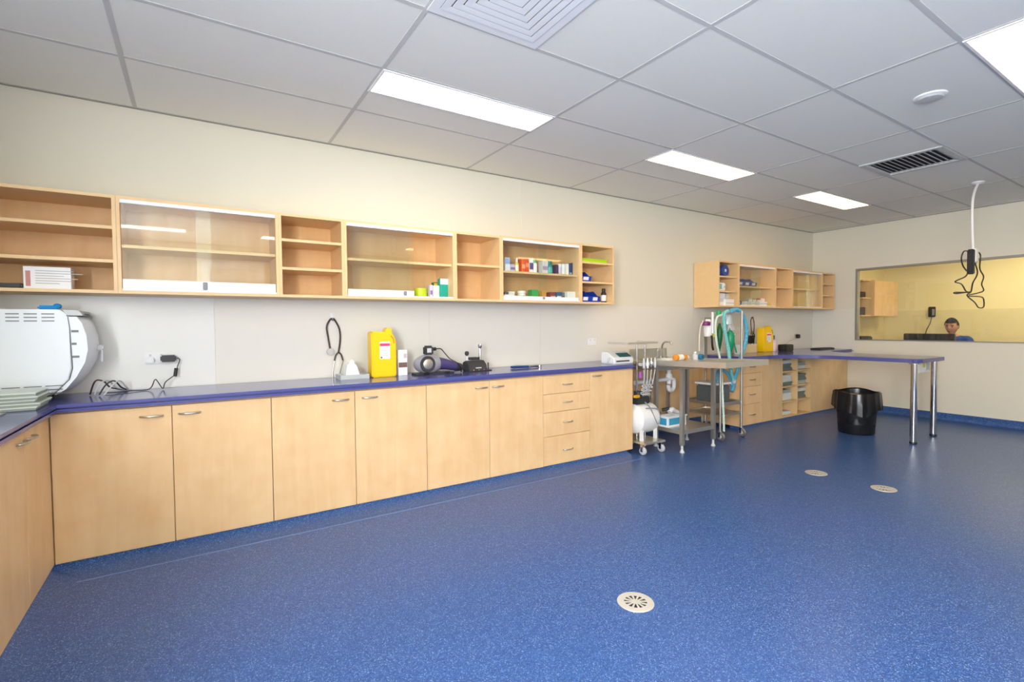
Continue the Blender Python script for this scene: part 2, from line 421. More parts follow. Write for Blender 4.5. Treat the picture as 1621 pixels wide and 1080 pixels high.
# ================================================================== window and next room
w1 = bpy.data.objects.new('window_1', None); COL.objects.link(w1); w1.location = (XR, (WY0+WY1)/2, WZ0); w1['kind'] = 'structure'; ORG['window_1'] = Vector(w1.location)
g = G(); b = .028; xa, xb = XR-.012, XR+.06
g.box(xa, xb, WY0, WY1, WZ1-b, WZ1-.0005).box(xa, xb, WY0, WY1, WZ0+.0005, WZ0+.012).box(xa, xb, WY1-b, WY1-.0005, WZ0+.012, WZ1-b).box(xa, xb, WY0+.0005, WY0+b, WZ0+.012, WZ1-b)
build('window_frame', g, mat('frame_alu', (150, 148, 142), .4, metal=.6), w1, smooth=False)
build('pane', G().box(XR+.02, XR+.026, WY0+b, WY1-b, WZ0+.012, WZ1-b), M_WGLASS, w1, smooth=False)
# next room
XF = 10.85
struct('wall_far', G().box(XF, XF+.1, -4.6, 0, 0, H+.1), M_YELLOWWALL)
struct('wall_side', G().box(XR+T, 11.2, -4.7, -4.6, 0, H+.1), M_YELLOWWALL)
struct('wall_rear', G().box(XR+T+.001, XF, -.02, -.0005, 0, H+.02), M_YELLOWWALL)
struct('trim_1', G().box(XR+T+.01, XF-.001, -.03, -.0205, .9, 1.5).box(XF-.01, XF-.0005, -1.9, -.031, .9, 1.5), mat('grey_splash', (226, 212, 160), .3))
tt = thing('ceiling_light', 'recessed light panel in the ceiling of the room behind the window', 'ceiling light', (9.6, -2.2, H+.01), None)
build('frame', G().box(9.3, 9.9, -2.8, -1.6, H+.014, H+.0295), M_ALU, tt)
build('diffuser', G().box(9.33, 9.87, -2.77, -1.63, H+.008, H+.0138), lamp_mat('panel_next', (255, 240, 205), 21), tt)
# wall cupboard in next room
t = thing('wall_cupboard', 'maple wall cupboard with open end shelves seen through the window', 'cupboard', (9.95, -.2, 1.52))
zt = 2.0; zb = 1.40
build('body', G().box(9.52, 10.45, -.36, -.021, zb, zt), M_WOOD, t)
build('door', G().box(9.524, 9.985, -.378, -.361, zb+.003, zt-.003), M_WOOD, t)
build('door', G().box(9.99, 10.446, -.378, -.361, zb+.003, zt-.003), M_WOOD, t)
for z in (zb, (zb+zt)/2-.01, zt-.018): build('shelf', G().box(9.22, 9.519, -.33, -.021, z, z+.018), M_EDGE, t)
build('end_back', G().box(9.22, 9.519, -.034, -.0212, zb+.018, zt-.018), M_WOODI, t)
for z, h in ((zb+.0185, .13), ((zb+zt)/2+.0085, .1)):
    single('storage_box', G().box(9.27, 9.47, -.27, -.06, z, z+h, .006), M_BLACK, 'black box on the %s end shelf of the cupboard behind the window' % ('lower' if h > .12 else 'upper'), 'box')
# desk, monitor, printer, phone
t = thing('desk', 'blue topped desk below the window in the next room', 'desk', (9.5, -1.4, 0))
build('desk_top', G().box(9.05, 9.95, -2.4, -.7, .72, .75, .008), M_COUNTER, t)
for (x, y) in ((9.1, -2.35), (9.9, -2.35), (9.1, -.75), (9.9, -.75)): build('leg', G().cyl((x, y, 0), (x, y, .72), .025), M_CHROME, t)
xm = 9.32
a = on(1431, 528, 0, xm); c = on(1512, 529, 0, xm)
t = thing('computer_monitor', 'wide black computer monitor seen from behind through the window', 'monitor', (xm, (a.y+c.y)/2, .751))
build('screen_housing', G().box(xm-.02, xm+.03, c.y, a.y, .80, a.z, .008), M_BLACK, t)
build('screen', G().box(xm+.0302, xm+.032, c.y+.02, a.y-.02, .82, a.z-.02), mat('screen_glass', (70, 80, 95), .15), t)
yc = (a.y+c.y)/2
build('stand', G().box(xm-.03, xm-.0203, yc-.05, yc+.05, .76, .95).box(xm-.1, xm+.1, yc-.12, yc+.12, .751, .761), M_DARK, t)
q = on(1367, 526, 1, -.25)
t = thing('side_bench', 'low bench against the rear wall of the next room', 'bench', (9.4, -.3, 0))
build('bench_top', G().box(8.6, 10.2, -.60, -.032, .86, .9, .006), M_COUNTER, t)
build('cupboard_body', G().box(8.62, 10.18, -.57, -.032, .0, .859), M_WOOD, t)
t = thing('printer', 'dark grey printer on the bench at the window edge', 'printer', (9.3, -.25, .9))
build('body', G().box(9.02, 9.42, -.4, -.1, .9005, 1.07, .015), M_DARK, t)
build('paper_tray', G().box(9.08, 9.36, -.44, -.401, .915, .94, .004), M_BLACK, t)
q = on(1476, 494, 0, XF)
t = thing('wall_phone', 'black wall phone on the yellow wall behind the window', 'phone', (XF-.02, q.y, q.z-.09))
build('base', G().box(XF-.035, XF-.0105, q.y-.05, q.y+.05, q.z-.09, q.z+.09, .008), M_BLACK, t)
build('handset', G().box(XF-.06, XF-.0352, q.y+.0, q.y+.04, q.z-.085, q.z+.085, .01), M_BLACK, t)
build('keypad', G().box(XF-.037, XF-.0352, q.y-.042, q.y-.006, q.z-.06, q.z+.05), M_GREY, t)
build('cord', G().tube([(XF-.03, q.y, q.z-.088), (XF-.03, q.y+.02, q.z-.2), (XF-.03, q.y+.07, q.z-.32), (XF-.03, q.y+.08, q.z-.42)], .006, 6, 5), M_DARK, t)
# chair and person
pz = on(1507, 520, 0, 9.98)
PX, PY = 9.98, pz.y
t = thing('office_chair', 'dark office chair under the person behind the window', 'chair', (PX+.05, PY, 0))
build('seat', G().box(PX-.2, PX+.28, PY-.24, PY+.24, .38, .44, .03), M_DARK, t)
build('backrest', G().box(PX+.30, PX+.35, PY-.2, PY+.2, .48, .86, .02).box(PX+.27, PX+.30, PY-.03, PY+.03, .40, .6), M_DARK, t)
build('gas_post', G().cyl((PX+.04, PY, .06), (PX+.04, PY, .379), .025), M_DSTEEL, t)
for k in range(5):
    an = 2*PI*k/5+.3; build('leg', G().tube([(PX+.04, PY, .09), (PX+.04+.28*math.cos(an), PY+.28*math.sin(an), .05)], .018, 8).ball((PX+.04+.28*math.cos(an), PY+.28*math.sin(an), .027), .027), M_BLACK, t)
def person():
    me = bpy.data.meshes.new('person'); sk = M_SKIN = mat('skin', (190, 140, 112), .6, spec=.2)
    J = {'pel': (PX+.08, PY, .54, .15, .13), 'spn': (PX+.10, PY, .72, .14, .11), 'cht': (PX+.07, PY, .90, .165, .115), 'nek': (PX+.03, PY, 1.025, .055, .055), 'hdb': (PX+.01, PY, 1.075, .05, .05)}
    for s, n in ((1, 'l'), (-1, 'r')):
        J['sh'+n] = (PX+.06, PY+s*.19, .955, .062, .06); J['el'+n] = (PX-.06, PY+s*.25, .76, .043, .043); J['wr'+n] = (PX-.27, PY+s*.15, .79, .027, .027); J['ha'+n] = (PX-.33, PY+s*.13, .785, .04, .018)
        J['hp'+n] = (PX+.04, PY+s*.1, .53, .085, .085); J['kn'+n] = (PX-.38, PY+s*.13, .50, .06, .06); J['an'+n] = (PX-.36, PY+s*.13, .09, .04, .04); J['to'+n] = (PX-.52, PY+s*.14, .045, .035, .04)
    names = list(J); E = [('pel', 'spn'), ('spn', 'cht'), ('cht', 'nek'), ('nek', 'hdb')]
    for n in 'lr': E += [('cht', 'sh'+n), ('sh'+n, 'el'+n), ('el'+n, 'wr'+n), ('wr'+n, 'ha'+n), ('pel', 'hp'+n), ('hp'+n, 'kn'+n), ('kn'+n, 'an'+n), ('an'+n, 'to'+n)]
    for n, s in (('l', 1), ('r', -1)):        # fingers and thumb
        for f in range(4):
            k1, k2 = 'f%s%d' % (n, f), 'g%s%d' % (n, f); yy = PY+s*(.105+.019*f)
            J[k1] = (PX-.375, yy, .785, .009, .009); J[k2] = (PX-.405+.006*abs(f-1), yy, .768, .008, .008); E += [('ha'+n, k1), (k1, k2)]
        J['t'+n] = (PX-.345, PY+s*.083, .772, .01, .01); E += [('ha'+n, 't'+n)]
    for k in J:                                      # a tall sitter: raise everything above the lap
        if J[k][2] > .6: J[k] = (J[k][0], J[k][1], J[k][2]+.055, J[k][3], J[k][4])
    for n in 'lr': J['sh'+n] = J['sh'+n][:2]+(1.03,)+J['sh'+n][3:]
    names = list(J); o0 = Vector((PX+.08, PY, .44))
    me.from_pydata([Vector(J[n][:3])-o0 for n in names], [(names.index(a), names.index(b)) for a, b in E], [])
    o = bpy.data.objects.new('person', me); COL.objects.link(o); o.location = o0
    md = o.modifiers.new('skin', 'SKIN')
    for i, n in enumerate(names):
        me.skin_vertices[0].data[i].radius = J[n][3:5]
    me.skin_vertices[0].data[0].use_root = True
    o.modifiers.new('sub', 'SUBSURF').levels = 2; o.modifiers['sub'].render_levels = 2
    dg = bpy.context.evaluated_depsgraph_get(); me2 = bpy.data.meshes.new_from_object(o.evaluated_get(dg))
    o.modifiers.clear()
    # head joined into the same mesh: skull, jaw, nose, brow, ears; faces -x, tilted down a little
    bm = bmesh.new(); bm.from_mesh(me2)
    hc = Vector((PX-.015, PY, 1.225))-o0
    t = bmesh.new(); bmesh.ops.create_uvsphere(t, u_segments=32, v_segments=24, radius=1)
    for v in t.verts:
        x, y, z = v.co; f = max(0, -x)
        sx, sy, sz = .104, .08, .128
        if z < 0: sy *= 1-.28*(-z)**1.3; sx *= 1-.12*(-z)
        X, Y, Z = x*sx, y*sy, z*sz
        X -= .024*math.exp(-((y/.17)**2+((z+.12)/.17)**2))*(f > .3)                   # nose
        X += .010*math.exp(-(((abs(y)-.38)/.14)**2+((z-.1)/.1)**2))*(f > .3)           # eye sockets
        X -= .006*math.exp(-((y/.25)**2+((z+.48)/.06)**2))*(f > .2)                    # lips
        X += .005*math.exp(-((y/.3)**2+((z+.40)/.04)**2))*(f > .2)
        X -= .010*math.exp(-((y/.25)**2+((z+.8)/.15)**2))*(f > .1)                     # chin
        v.co = Vector((X, Y, Z))
    rot = Matrix.Rotation(math.radians(-12), 3, 'Y')
    for v in t.verts: v.co = hc+rot @ v.co
    t.verts.index_update(); mp = [bm.verts.new(v.co) for v in t.verts]
    for f in t.faces: bm.faces.new([mp[v.index] for v in f.verts])
    t.free()
    for s in (1, -1):
        e = bmesh.new(); bmesh.ops.create_uvsphere(e, u_segments=10, v_segments=8, radius=1)
        for v in e.verts: v.co = hc+rot @ Vector((.008+v.co.x*.018, s*.076+v.co.y*.008, -.005+v.co.z*.03))
        e.verts.index_update(); mp = [bm.verts.new(v.co) for v in e.verts]
        for f in e.faces: bm.faces.new([mp[v.index] for v in f.verts])
        e.free()
    bm.to_mesh(me2)
    for p in me2.polygons: p.use_smooth = True
    o.data = me2; me2.materials.clear(); me2.materials.append(sk); ORG[o.name] = o0
    # clothes: offset copy of the body (shirt above the belt, trousers below)
    def cloth(name, keep, m, off):
        b2 = bmesh.new(); b2.from_mesh(me2); b2.normal_update()
        kill = [f for f in b2.faces if not keep(f.calc_center_median()+o0)]
        bmesh.ops.delete(b2, geom=kill, context='FACES')
        left = set(b2.verts); best = []
        while left:                                   # keep the one largest connected piece
            st = [left.pop()]; comp = list(st)
            while st:
                for ed in st.pop().link_edges:
                    for v in ed.verts:
                        if v in left: left.discard(v); st.append(v); comp.append(v)
            if len(comp) > len(best): best = comp
        bs = set(best); bmesh.ops.delete(b2, geom=[v for v in b2.verts if v not in bs], context='VERTS')
        b2.normal_update()
        for v in b2.verts: v.co += v.normal*off
        mm = bpy.data.meshes.new(name); b2.to_mesh(mm); b2.free()
        for p in mm.polygons: p.use_smooth = True
        mm.materials.append(m); c = bpy.data.objects.new(name, mm); COL.objects.link(c); c.parent = o; return c
    cloth('shirt', lambda c: .56 < c.z < 1.068 and not (c.x < PX-.12 and c.z < .92), mat('navy_shirt', (28, 62, 128), .8, noise=.1), .007)
    cloth('trousers', lambda c: c.z <= .575 and c.z > .11 and c.x > PX-.5, mat('dark_trousers', (38, 40, 48), .85), .008)
    for sd in (1, -1): cloth('shoe', lambda c, sd=sd: c.z <= .115 and (c.y-PY)*sd > 0, M_BLACK, .006)
    hw = o0+hc
    def keep(c):
        l = rot.transposed() @ (c-hw)
        if (c-hw).length > .16 or abs(l.y) > .078: return False
        return l.z > .068 or (l.x > .02 and l.z > -.05) or (l.x > -.03 and l.z > .01)
    cloth('hair', keep, mat('dark_hair', (32, 28, 26), .9, spec=.1, noise=.3, nscale=120), .009)
    for s in (1, -1):
        q = hw+rot @ Vector((-.086, s*.030, .012))
        e = build('eye', G().ball(q, .011), mat('eye_dark', (40, 30, 28), .2), o)
        bw = [hw+rot @ Vector((x, s*y, z)) for x, y, z in ((-.099, .012, .032), (-.094, .030, .037), (-.080, .048, .031))]
        build('eyebrow', G().tube(bw, .005, 6, 4), MATS['dark_hair'], o)
    mo = [hw+rot @ Vector((x, y, -.062)) for x, y in ((-.083, .026), (-.094, 0), (-.083, -.026))]
    build('mouth', G().tube(mo, .005, 6, 5), mat('lip', (140, 84, 76), .5), o)
    tag(o, 'person with short dark hair in a blue shirt seated behind the monitor', 'person')
person()

# ================================================================== base cabinets
def bow_handle(g, c, along, out, L=.105):
    """bowed bar handle: c centre on the front, along / out unit vectors"""
    c, a, o = Vector(c), Vector(along), Vector(out)
    pts = [c-a*L/2, c-a*L*.47+o*.014, c-a*L*.25+o*.026, c+o*.030, c+a*L*.25+o*.026, c+a*L*.47+o*.014, c+a*L/2]
    return g.tube(pts, .0055, 8, 3)
ZB, ZC, ZT = .045, .858, .9       # front bottom, underside of worktop, worktop
YB1 = -.55
def door(name, x0, x1, z0, z1, y, parent, handle=None, hz=None, m=None):
    d = build(name, G().box(x0+.002, x1-.002, y, y+.017, z0+.002, z1-.002, .0015, 1), m or M_WOOD, parent)
    if handle is not None:
        build('handle', bow_handle(G(), (handle, y, hz), (1, 0, 0), (0, -1, 0)), M_NICKEL, d)
    return d
E1 = [-.655, -.124, .401, .93, 1.465, 2.017, 2.563, 3.106, 3.672]
HX = [on(240, 657, 1, YB1).x, on(300, 653, 1, YB1).x, on(539, 632, 1, YB1).x, on(585, 629, 1, YB1).x, on(762, 614, 1, YB1).x, on(788, 612, 1, YB1).x]
LB = ['maple base cabinet of two wide doors in the corner below the sterilizer bench',
      'maple two-door base cabinet under the stethoscope and yellow container',
      'maple two-door base cabinet standing right against the four-drawer unit']
for i in range(3):
    a, mid, b = E1[2*i], E1[2*i+1], E1[2*i+2]
    t = thing('base_cabinet', LB[i], 'cabinet', ((a+b)/2, -.29, 0))
    build('body', G().box(a+.001, b-.001, YB1+.018, -.002, ZB+.002, ZC-.001), M_WOODI, t, smooth=False)
    build('door', G().box(a+.002, mid-.002, YB1, YB1+.017, ZB, ZC-.012, .0015, 1), M_WOOD, t)
    build('door', G().box(mid+.002, b-.002, YB1, YB1+.017, ZB, ZC-.012, .0015, 1), M_WOOD, t)
    ds = [c for c in t.children if c.name.startswith('door')]
    for d, hx in zip(ds, HX[2*i:2*i+2]):
        build('handle', bow_handle(G(), (hx, YB1, .795), (1, 0, 0), (0, -1, 0)), M_NICKEL, d)
# drawers + single door
t = thing('base_cabinet', 'maple base cabinet with four drawers and one tall door beside the dental cart', 'cabinet', (3.1, -.29, 0))
a, mid, b = E1[6], E1[7], E1[8]
build('body', G().box(a+.001, b-.018, YB1+.018, -.002, ZB+.002, ZC-.001), M_WOODI, t, smooth=False)
build('end_panel', G().box(b-.0175, b-.0005, YB1+.0175, -.002, ZB, ZC-.001), M_WOOD, t)
zs = [ZC-.012, .683, .52, .303, ZB]
for i, hz in enumerate((.762, .602, .42, .168)):
    d = build('drawer', G().box(a+.002, mid-.002, YB1, YB1+.017, zs[i+1]+.0015, zs[i]-.0015, .0015, 1), M_WOOD, t)
    build('handle', bow_handle(G(), ((a+mid)/2, YB1, hz), (1, 0, 0), (0, -1, 0)), M_NICKEL, d)
d = build('door', G().box(mid+.002, b-.001, YB1, YB1+.017, ZB, ZC-.012, .0015, 1), M_WOOD, t)
build('handle', bow_handle(G(), (3.19, YB1, .815), (1, 0, 0), (0, -1, 0)), M_NICKEL, d)
# left run, fronts face +x
XFR = -.657
def left_cab(y1, ym, y0, label):
    t = thing('base_cabinet', label, 'cabinet', (-.95, (y0+y1)/2, 0))
    build('body', G().box(XL+.002, XFR-.018, y0+.001, y1-.001, ZB+.002, ZC-.001), M_WOODI, t, smooth=False)
    for (p, q, h) in ((y1, ym, ym+.065), (ym, y0, ym-.065)):
        d = build('door', G().box(XFR-.017, XFR, q+.003, p-.003, ZB, ZC-.012, .0015, 1), M_WOOD, t)
        build('handle', bow_handle(G(), (XFR, h, .80), (0, 1, 0), (1, 0, 0)), M_NICKEL, d)
left_cab(-.5515, -1.0, -1.45, 'maple two-door base cabinet under the stack of pale trays')
left_cab(-1.452, -1.9, -2.35, 'maple two-door base cabinet along the left wall past the tray stack')
left_cab(-2.352, -2.8, -3.19, 'maple two-door base cabinet at the open end of the left bench')
# corner filler body
t = build('corner_filler', G().box(XL+.002, -.657, -.53, -.002, ZB+.002, ZC-.001), M_WOODI); tag(t, 'maple corner filler box under the bench where the two runs meet', 'cabinet')
# coved plinths in floor vinyl
def plinth(g, pr, a, b, ax): return g.prism(pr, a, b, ax)
pp = [(0, 0)]
R_ = .14
prof = [(-.40, .0005), (-.70, .0005)]
for k in range(0, 9):
    q = k*PI/16; prof.append((-.70+.165*math.sin(q), .0012+.046*(1-math.cos(q))*1.0))
prof += [(-.40, .0472)]
struct('trim_2', G().prism([(y, z*.93) for y, z in prof], -.66, 3.60, 'x'), M_VINYL, smooth=True)
struct('trim_3', G().prism([(-1.16-y-.045, z*.93) for y, z in prof], -3.16, -.50, 'y'), M_VINYL, smooth=True)
bt = bpy.data.objects['trim_2']
build('cove_highlight', G().box(-.60, 3.60, -.742, -.733, .0004, .0022), mat('highlight_blue', (104, 138, 196), .3), bt)  # lighter strip on the floor, a painted highlight along the coved plinth
# worktop, L shape with post-formed front edge
def worktop(poly, name, label, z0=ZC, z1=ZT, r=.017):
    g = G()
    t = bmesh.new(); n = len(poly)
    vs = [t.verts.new((x, y, z)) for z in (z0, z1) for x, y in poly]
    for i in range(n): t.faces.new([vs[i], vs[(i+1) % n], vs[n+(i+1) % n], vs[n+i]])
    t.faces.new(vs[:n][::-1]); t.faces.new(vs[n:])
    ed = [e for e in t.edges if abs(e.verts[0].co.z-e.verts[1].co.z) < 1e-6]
    bmesh.ops.bevel(t, geom=ed, offset=r, segments=4, affect='EDGES', clamp_overlap=True)
    g.merge(t)
    return single(name, g, M_COUNTER, label, 'worktop')
worktop([(XL+.003, -.009), (3.69, -.009), (3.69, -.572), (-.634, -.572), (-.634, -3.2), (XL+.003, -3.2)], 'worktop', 'long blue laminate worktop carrying the sterilizer and yellow container')

# ------------------------------------------------------------------ second run and peninsula
YB2 = -.52
t = thing('base_cabinet', 'maple base cabinet with four drawers and a plain door beside the anaesthetic trolley', 'cabinet', (6.0, -.27, 0))
a, mid, b = 5.53, 5.986, 6.462
build('body', G().box(a+.018, b-.001, YB2+.018, -.002, ZB+.002, ZC-.001), M_WOODI, t, smooth=False)
build('end_panel', G().box(a, a+.0175, YB2+.0005, -.002, ZB-.002, ZC-.001), M_WOOD, t)
zs = [ZC-.012, .683, .52, .303, ZB]
for i, hz in enumerate((.762, .602, .42, .168)):
    d = build('drawer', G().box(a+.019, mid-.002, YB2, YB2+.017, zs[i+1]+.0015, zs[i]-.0015, .0015, 1), M_WOOD, t)
    build('handle', bow_handle(G(), (a+.26, YB2, hz), (1, 0, 0), (0, -1, 0)), M_NICKEL, d)
build('door', G().box(mid+.002, b-.002, YB2, YB2+.017, ZB, ZC-.012, .0015, 1), M_WOOD, t)
# open pigeonhole unit
t = thing('pigeonhole_unit', 'open maple pigeonhole cabinet of two columns filled with folded cloths', 'cabinet', (6.84, -.27, 0))
a, b = 6.464, 7.212; mid = 6.852; th = .017
zsh = [ZB, .245, .445, .645]
for x in (a, mid-th/2, b-th): build('upright', G().box(x, x+th, YB2, -.02, ZB, ZC-.002), M_EDGE, t)
build('back', G().box(a+.001, b-.001, -.0195, -.003, ZB, ZC-.002), M_WOODI, t)
build('top', G().box(a+th, b-th, YB2+.002, -.02, ZC-.02, ZC-.003), M_WOODI, t) if False else None
for (p, q) in ((a+th, mid-th/2), (mid+th/2, b-th)):
    for z in zsh: build('shelf', G().box(p+.0005, q-.0005, YB2+.001, -.0202, z, z+.016), M_EDGE, t)
t = thing('base_cabinet', 'wide plain maple base cabinet panel under the bench by the far corner', 'cabinet', (7.75, -.27, 0))
build('body', G().box(7.214, XR-.003, YB2+.018, -.002, ZB+.002, ZC-.001), M_WOODI, t, smooth=False)
build('front_panel', G().box(7.214, XR-.003, YB2, YB2+.0175, ZB, ZC-.001, .0015, 1), M_WOOD, t)
struct('trim_4', G().prism([(y+.03, z*.93) for y, z in prof], 5.56, XR-.06, 'x'), M_VINYL, smooth=True)
# curved peninsula top
poly = [(5.47, -.009), (XR-.009, -.009), (XR-.009, -.60)]
def arc(cx, cy, r, a0, a1, n=10): return [(cx+r*math.cos(math.radians(a0+(a1-a0)*i/n)), cy+r*math.sin(math.radians(a0+(a1-a0)*i/n))) for i in range(n+1)]
poly += arc(7.22+.45, -.60-.45, .45, 90, 180)
poly += arc(7.22-.07, -1.985+.07, .07, 0, -90, 5)
poly += arc(6.46+.07, -1.985+.07, .07, -90, -180, 5)
poly += arc(6.46-.62, -.62-.62, .62, 0, 90)
poly += arc(5.47+.08, -.62+.08, .08, -90, -180, 5)
worktop(poly, 'worktop', 'blue laminate worktop curving into a peninsula on two chrome legs')
for i, (px, py) in enumerate(((1445.4, 702.8), (1477, 690.3))):
    p = on(px, py, 2, 0)
    t = thing('table_leg', ['chrome tube leg under the peninsula, on the bin side', 'chrome tube leg under the peninsula, beside the hanging socket panel'][i], 'table leg', (p.x, p.y, 0))
    build('tube', G().cyl((p.x, p.y, .022), (p.x, p.y, ZC-.006), .031, n=28), M_CHROME, t)
    build('foot', G().lathe([(.029, 0), (.034, .004), (.034, .018), (.031, .0225)], (p.x, p.y, 0), 28), M_BLACK, t)
    build('top_plate', G().cyl((p.x, p.y, ZC-.006), (p.x, p.y, ZC-.0003), .05), M_NICKEL, t)
# hanging panel with socket under the peninsula end
q0 = on(1455, 572, 1, -1.90); q1 = on(1476, 592, 1, -1.90)
t = thing('socket_panel', 'white socket panel with a yellow tag hanging under the peninsula', 'socket', ((q0.x+q1.x)/2, -1.89, .70))
build('panel', G().box(q0.x, min(q1.x, on(1477, 690.3, 2, 0).x-.055), -1.90, -1.885, .735, ZC-.001, .002), M_WHITE, t)
build('socket', G().box(q0.x+.16, min(q1.x, on(1477, 690.3, 2, 0).x-.055)-.02, -1.912, -1.9005, .76, .84, .003), M_LGREY, t)
build('tag', G().box(q0.x+.10, q0.x+.15, -1.906, -1.9005, .79, .845, .002), mat('tag_yellow', (220, 200, 40), .5), t)

# cloth packs in the pigeonholes
M_CLOTH = [mat('cloth_a', (228, 230, 224), .9, noise=.15, nscale=60, bump=.6, bscale=60), mat('cloth_b', (128, 138, 132), .9, noise=.15, nscale=60, bump=.6, bscale=60), mat('cloth_c', (184, 194, 186), .9, noise=.1, nscale=60, bump=.6, bscale=60)]
def cloth_mesh(w, d, h, seed):
    rr = random.Random(seed); g = G(); n = 3; lay = h/n
    for k in range(n):       # folded layers, one pack
        g.box(-w/2+rr.uniform(0, .012), w/2-rr.uniform(0, .012), -d/2+rr.uniform(0, .02), d/2, k*lay*.97, (k+1)*lay, lay*.42, 2)
    return g
PROTO = {}
def pack(x, y, z, kind, label, group, rot=0):
    key = kind
    if key not in PROTO:
        o = build('folded_cloth', cloth_mesh(.30, .34, .045, kind), M_CLOTH[kind % 3], org=(0, 0, 0)); PROTO[key] = o
    else:
        o = PROTO[key].copy(); COL.objects.link(o)
    o.location = (x, y, z); o.rotation_euler.z = rot
    return tag(o, label, 'cloth', group)
cols = [((6.464+th+6.852-th/2)/2, 'wall'), ((6.852+th/2+7.212-th)/2, 'panel')]
names_col = ['column beside the drawers', 'column beside the plain panel']
for ci, cnts in enumerate(((1, 3, 3, 3), (0, 3, 3, 2))):
    for ri, cnt in enumerate(cnts):
        for k in range(cnt):
            lv = ['bottom', 'second lowest', 'second highest', 'top'][ri]
            pack(cols[ci][0]+random.uniform(-.006, .006), -.27-.02*random.random()-.03, zsh[ri]+.0165+k*.0455, (ri*3+k*2+ci) % 5,
                 '%s cloth pack in the %s pigeonhole of the %s' % (['only folded'] [0] if cnt == 1 else ['lowest folded', 'next folded' if cnt == 3 else 'upper folded', 'topmost folded'][k], lv, names_col[ci]), 'folded cloth packs in the pigeonholes', random.uniform(-.02, .02))

# ================================================================== wall cabinets
def wall_cab(x0, x1, z0, z1, dep, nsh, label, glazed=False, open_right=0, shelf_z=None, thin=.018, rails=True, rh=.052):
    t = thing('wall_cabinet', label, 'wall cabinet', ((x0+x1)/2, -dep/2, z0))
    y0 = -dep; yb = -.0095
    build('side', G().box(x0, x0+thin, y0, yb, z0, z1), M_EDGE, t, smooth=False)
    build('side', G().box(x1-thin, x1, y0, yb, z0, z1), M_EDGE, t, smooth=False)
    build('top', G().box(x0+thin, x1-thin, y0, yb, z1-thin, z1), M_EDGE, t, smooth=False)
    build('bottom', G().box(x0+thin, x1-thin, y0, yb, z0, z0+thin), M_EDGE, t, smooth=False)
    build('back', G().box(x0+thin, x1-thin, yb-.008, yb-.0005, z0+thin, z1-thin), M_WOODI, t, smooth=False)
    szs = shelf_z or [z0+(z1-z0)*(k+1)/(nsh+1) for k in range(nsh)]
    for z in szs: build('shelf', G().box(x0+thin+.0005, x1-thin-.0005, y0+(.03 if glazed else .004), yb-.009, z-.009, z+.009), M_EDGE, t, smooth=False)
    if glazed:
        a, b = x0+thin+.001, x1-thin-.001
        build('track', G().box(a, b, y0-.002, y0+.024, z1-thin-.022, z1-thin-.0005), M_ALU, t, smooth=False)
        build('track', G().box(a, b, y0-.002, y0+.024, z0+thin+.0005, z0+thin+.012), M_ALU, t, smooth=False)
        mid = (a+b)/2
        spans = [(a+.003, mid+.04, y0+.003), (mid-.04, b-.003, y0+.013)]
        if open_right: spans = [(a+.003, mid+.05, y0+.003), (a+.04, mid+.09, y0+.013)]
        for (p, q, y) in spans:
            d = build('glass_door', G().box(p, q, y, y+.005, z0+thin+.013, z1-thin-.023), M_GLASS, t, smooth=False)
            if rails: build('bottom_rail', G().box(p, q, y-.0025, y+.0075, z0+thin+.0135, z0+thin+rh), M_ALU, d, smooth=False)
        if rails: build('lock', G().box(spans[0][1]-.05, spans[0][1]-.025, y0-.008, y0+.0004, z0+thin+.015, z0+thin+rh-.004, .003), M_GREY, t)
    return t, szs
Z0, Z1 = 1.503, 2.073
UX = [on(px, 400, 1, -.36).x for px in (185, 441.5, 545, 720, 793.5, 919.5, 972)]
SH = {}
wall_cab(XL+.003, UX[0]-.0005, Z0, Z1, .36, 2, 'open maple wall cabinet of two shelves above the white sterilizer', shelf_z=[1.690, 1.885])
wall_cab(UX[0]+.0005, UX[1]-.0005, Z0, Z1, .36, 1, 'empty maple wall cabinet with two sliding glass doors and white rails', True, shelf_z=[1.785], rh=.068)
wall_cab(UX[1]+.0005, UX[2]-.0005, Z0, Z1, .36, 2, 'narrow empty open maple wall cabinet of two shelves between two glazed ones', shelf_z=[1.70, 1.893])
wall_cab(UX[2]+.0005, UX[3]-.0005, Z0, Z1, .36, 1, 'maple wall cabinet with glass slid half open above the yellow container', True, 1, shelf_z=[1.795])
wall_cab(UX[3]+.0005, UX[4]-.0005, Z0, Z1, .36, 1, 'narrow empty open maple wall cabinet with a single shelf beside the medicine cabinet', shelf_z=[1.805])
wall_cab(UX[4]+.0005, UX[5]-.0005, Z0, Z1+.006, .36, 1, 'glazed maple wall cabinet stocked with colourful medicine boxes', True, shelf_z=[1.772], rh=.038)
wall_cab(UX[5]+.0005, UX[6], Z0, Z1+.012, .36, 2, 'open maple wall cabinet at the row end holding blue bins and a lime tray', shelf_z=[1.713, 1.905])
VX = [5.335]+[on(px, 450, 1, -.36).x for px in (1169.5, 1228, 1255, 1302, 1322)]
wall_cab(VX[0], VX[1]-.0005, 1.50, 2.06, .36, 2, 'open maple wall cabinet over the sink holding white boxes and a blue roll', shelf_z=[1.69, 1.87])
wall_cab(VX[1]+.0005, VX[2]-.0005, 1.50, 2.055, .36, 1, 'maple wall cabinet with three blue bins on its shelf above the trolley', True, 1, shelf_z=[1.765], rails=False)
wall_cab(VX[2]+.0005, VX[3]-.0005, 1.50, 2.05, .36, 1, 'slim empty maple wall cabinet with a single shelf above the second yellow container', shelf_z=[1.78])
wall_cab(VX[3]+.0005, VX[4]-.0005, 1.50, 2.045, .36, 1, 'empty glazed maple wall cabinet near the far corner', True, shelf_z=[1.775], rails=False)
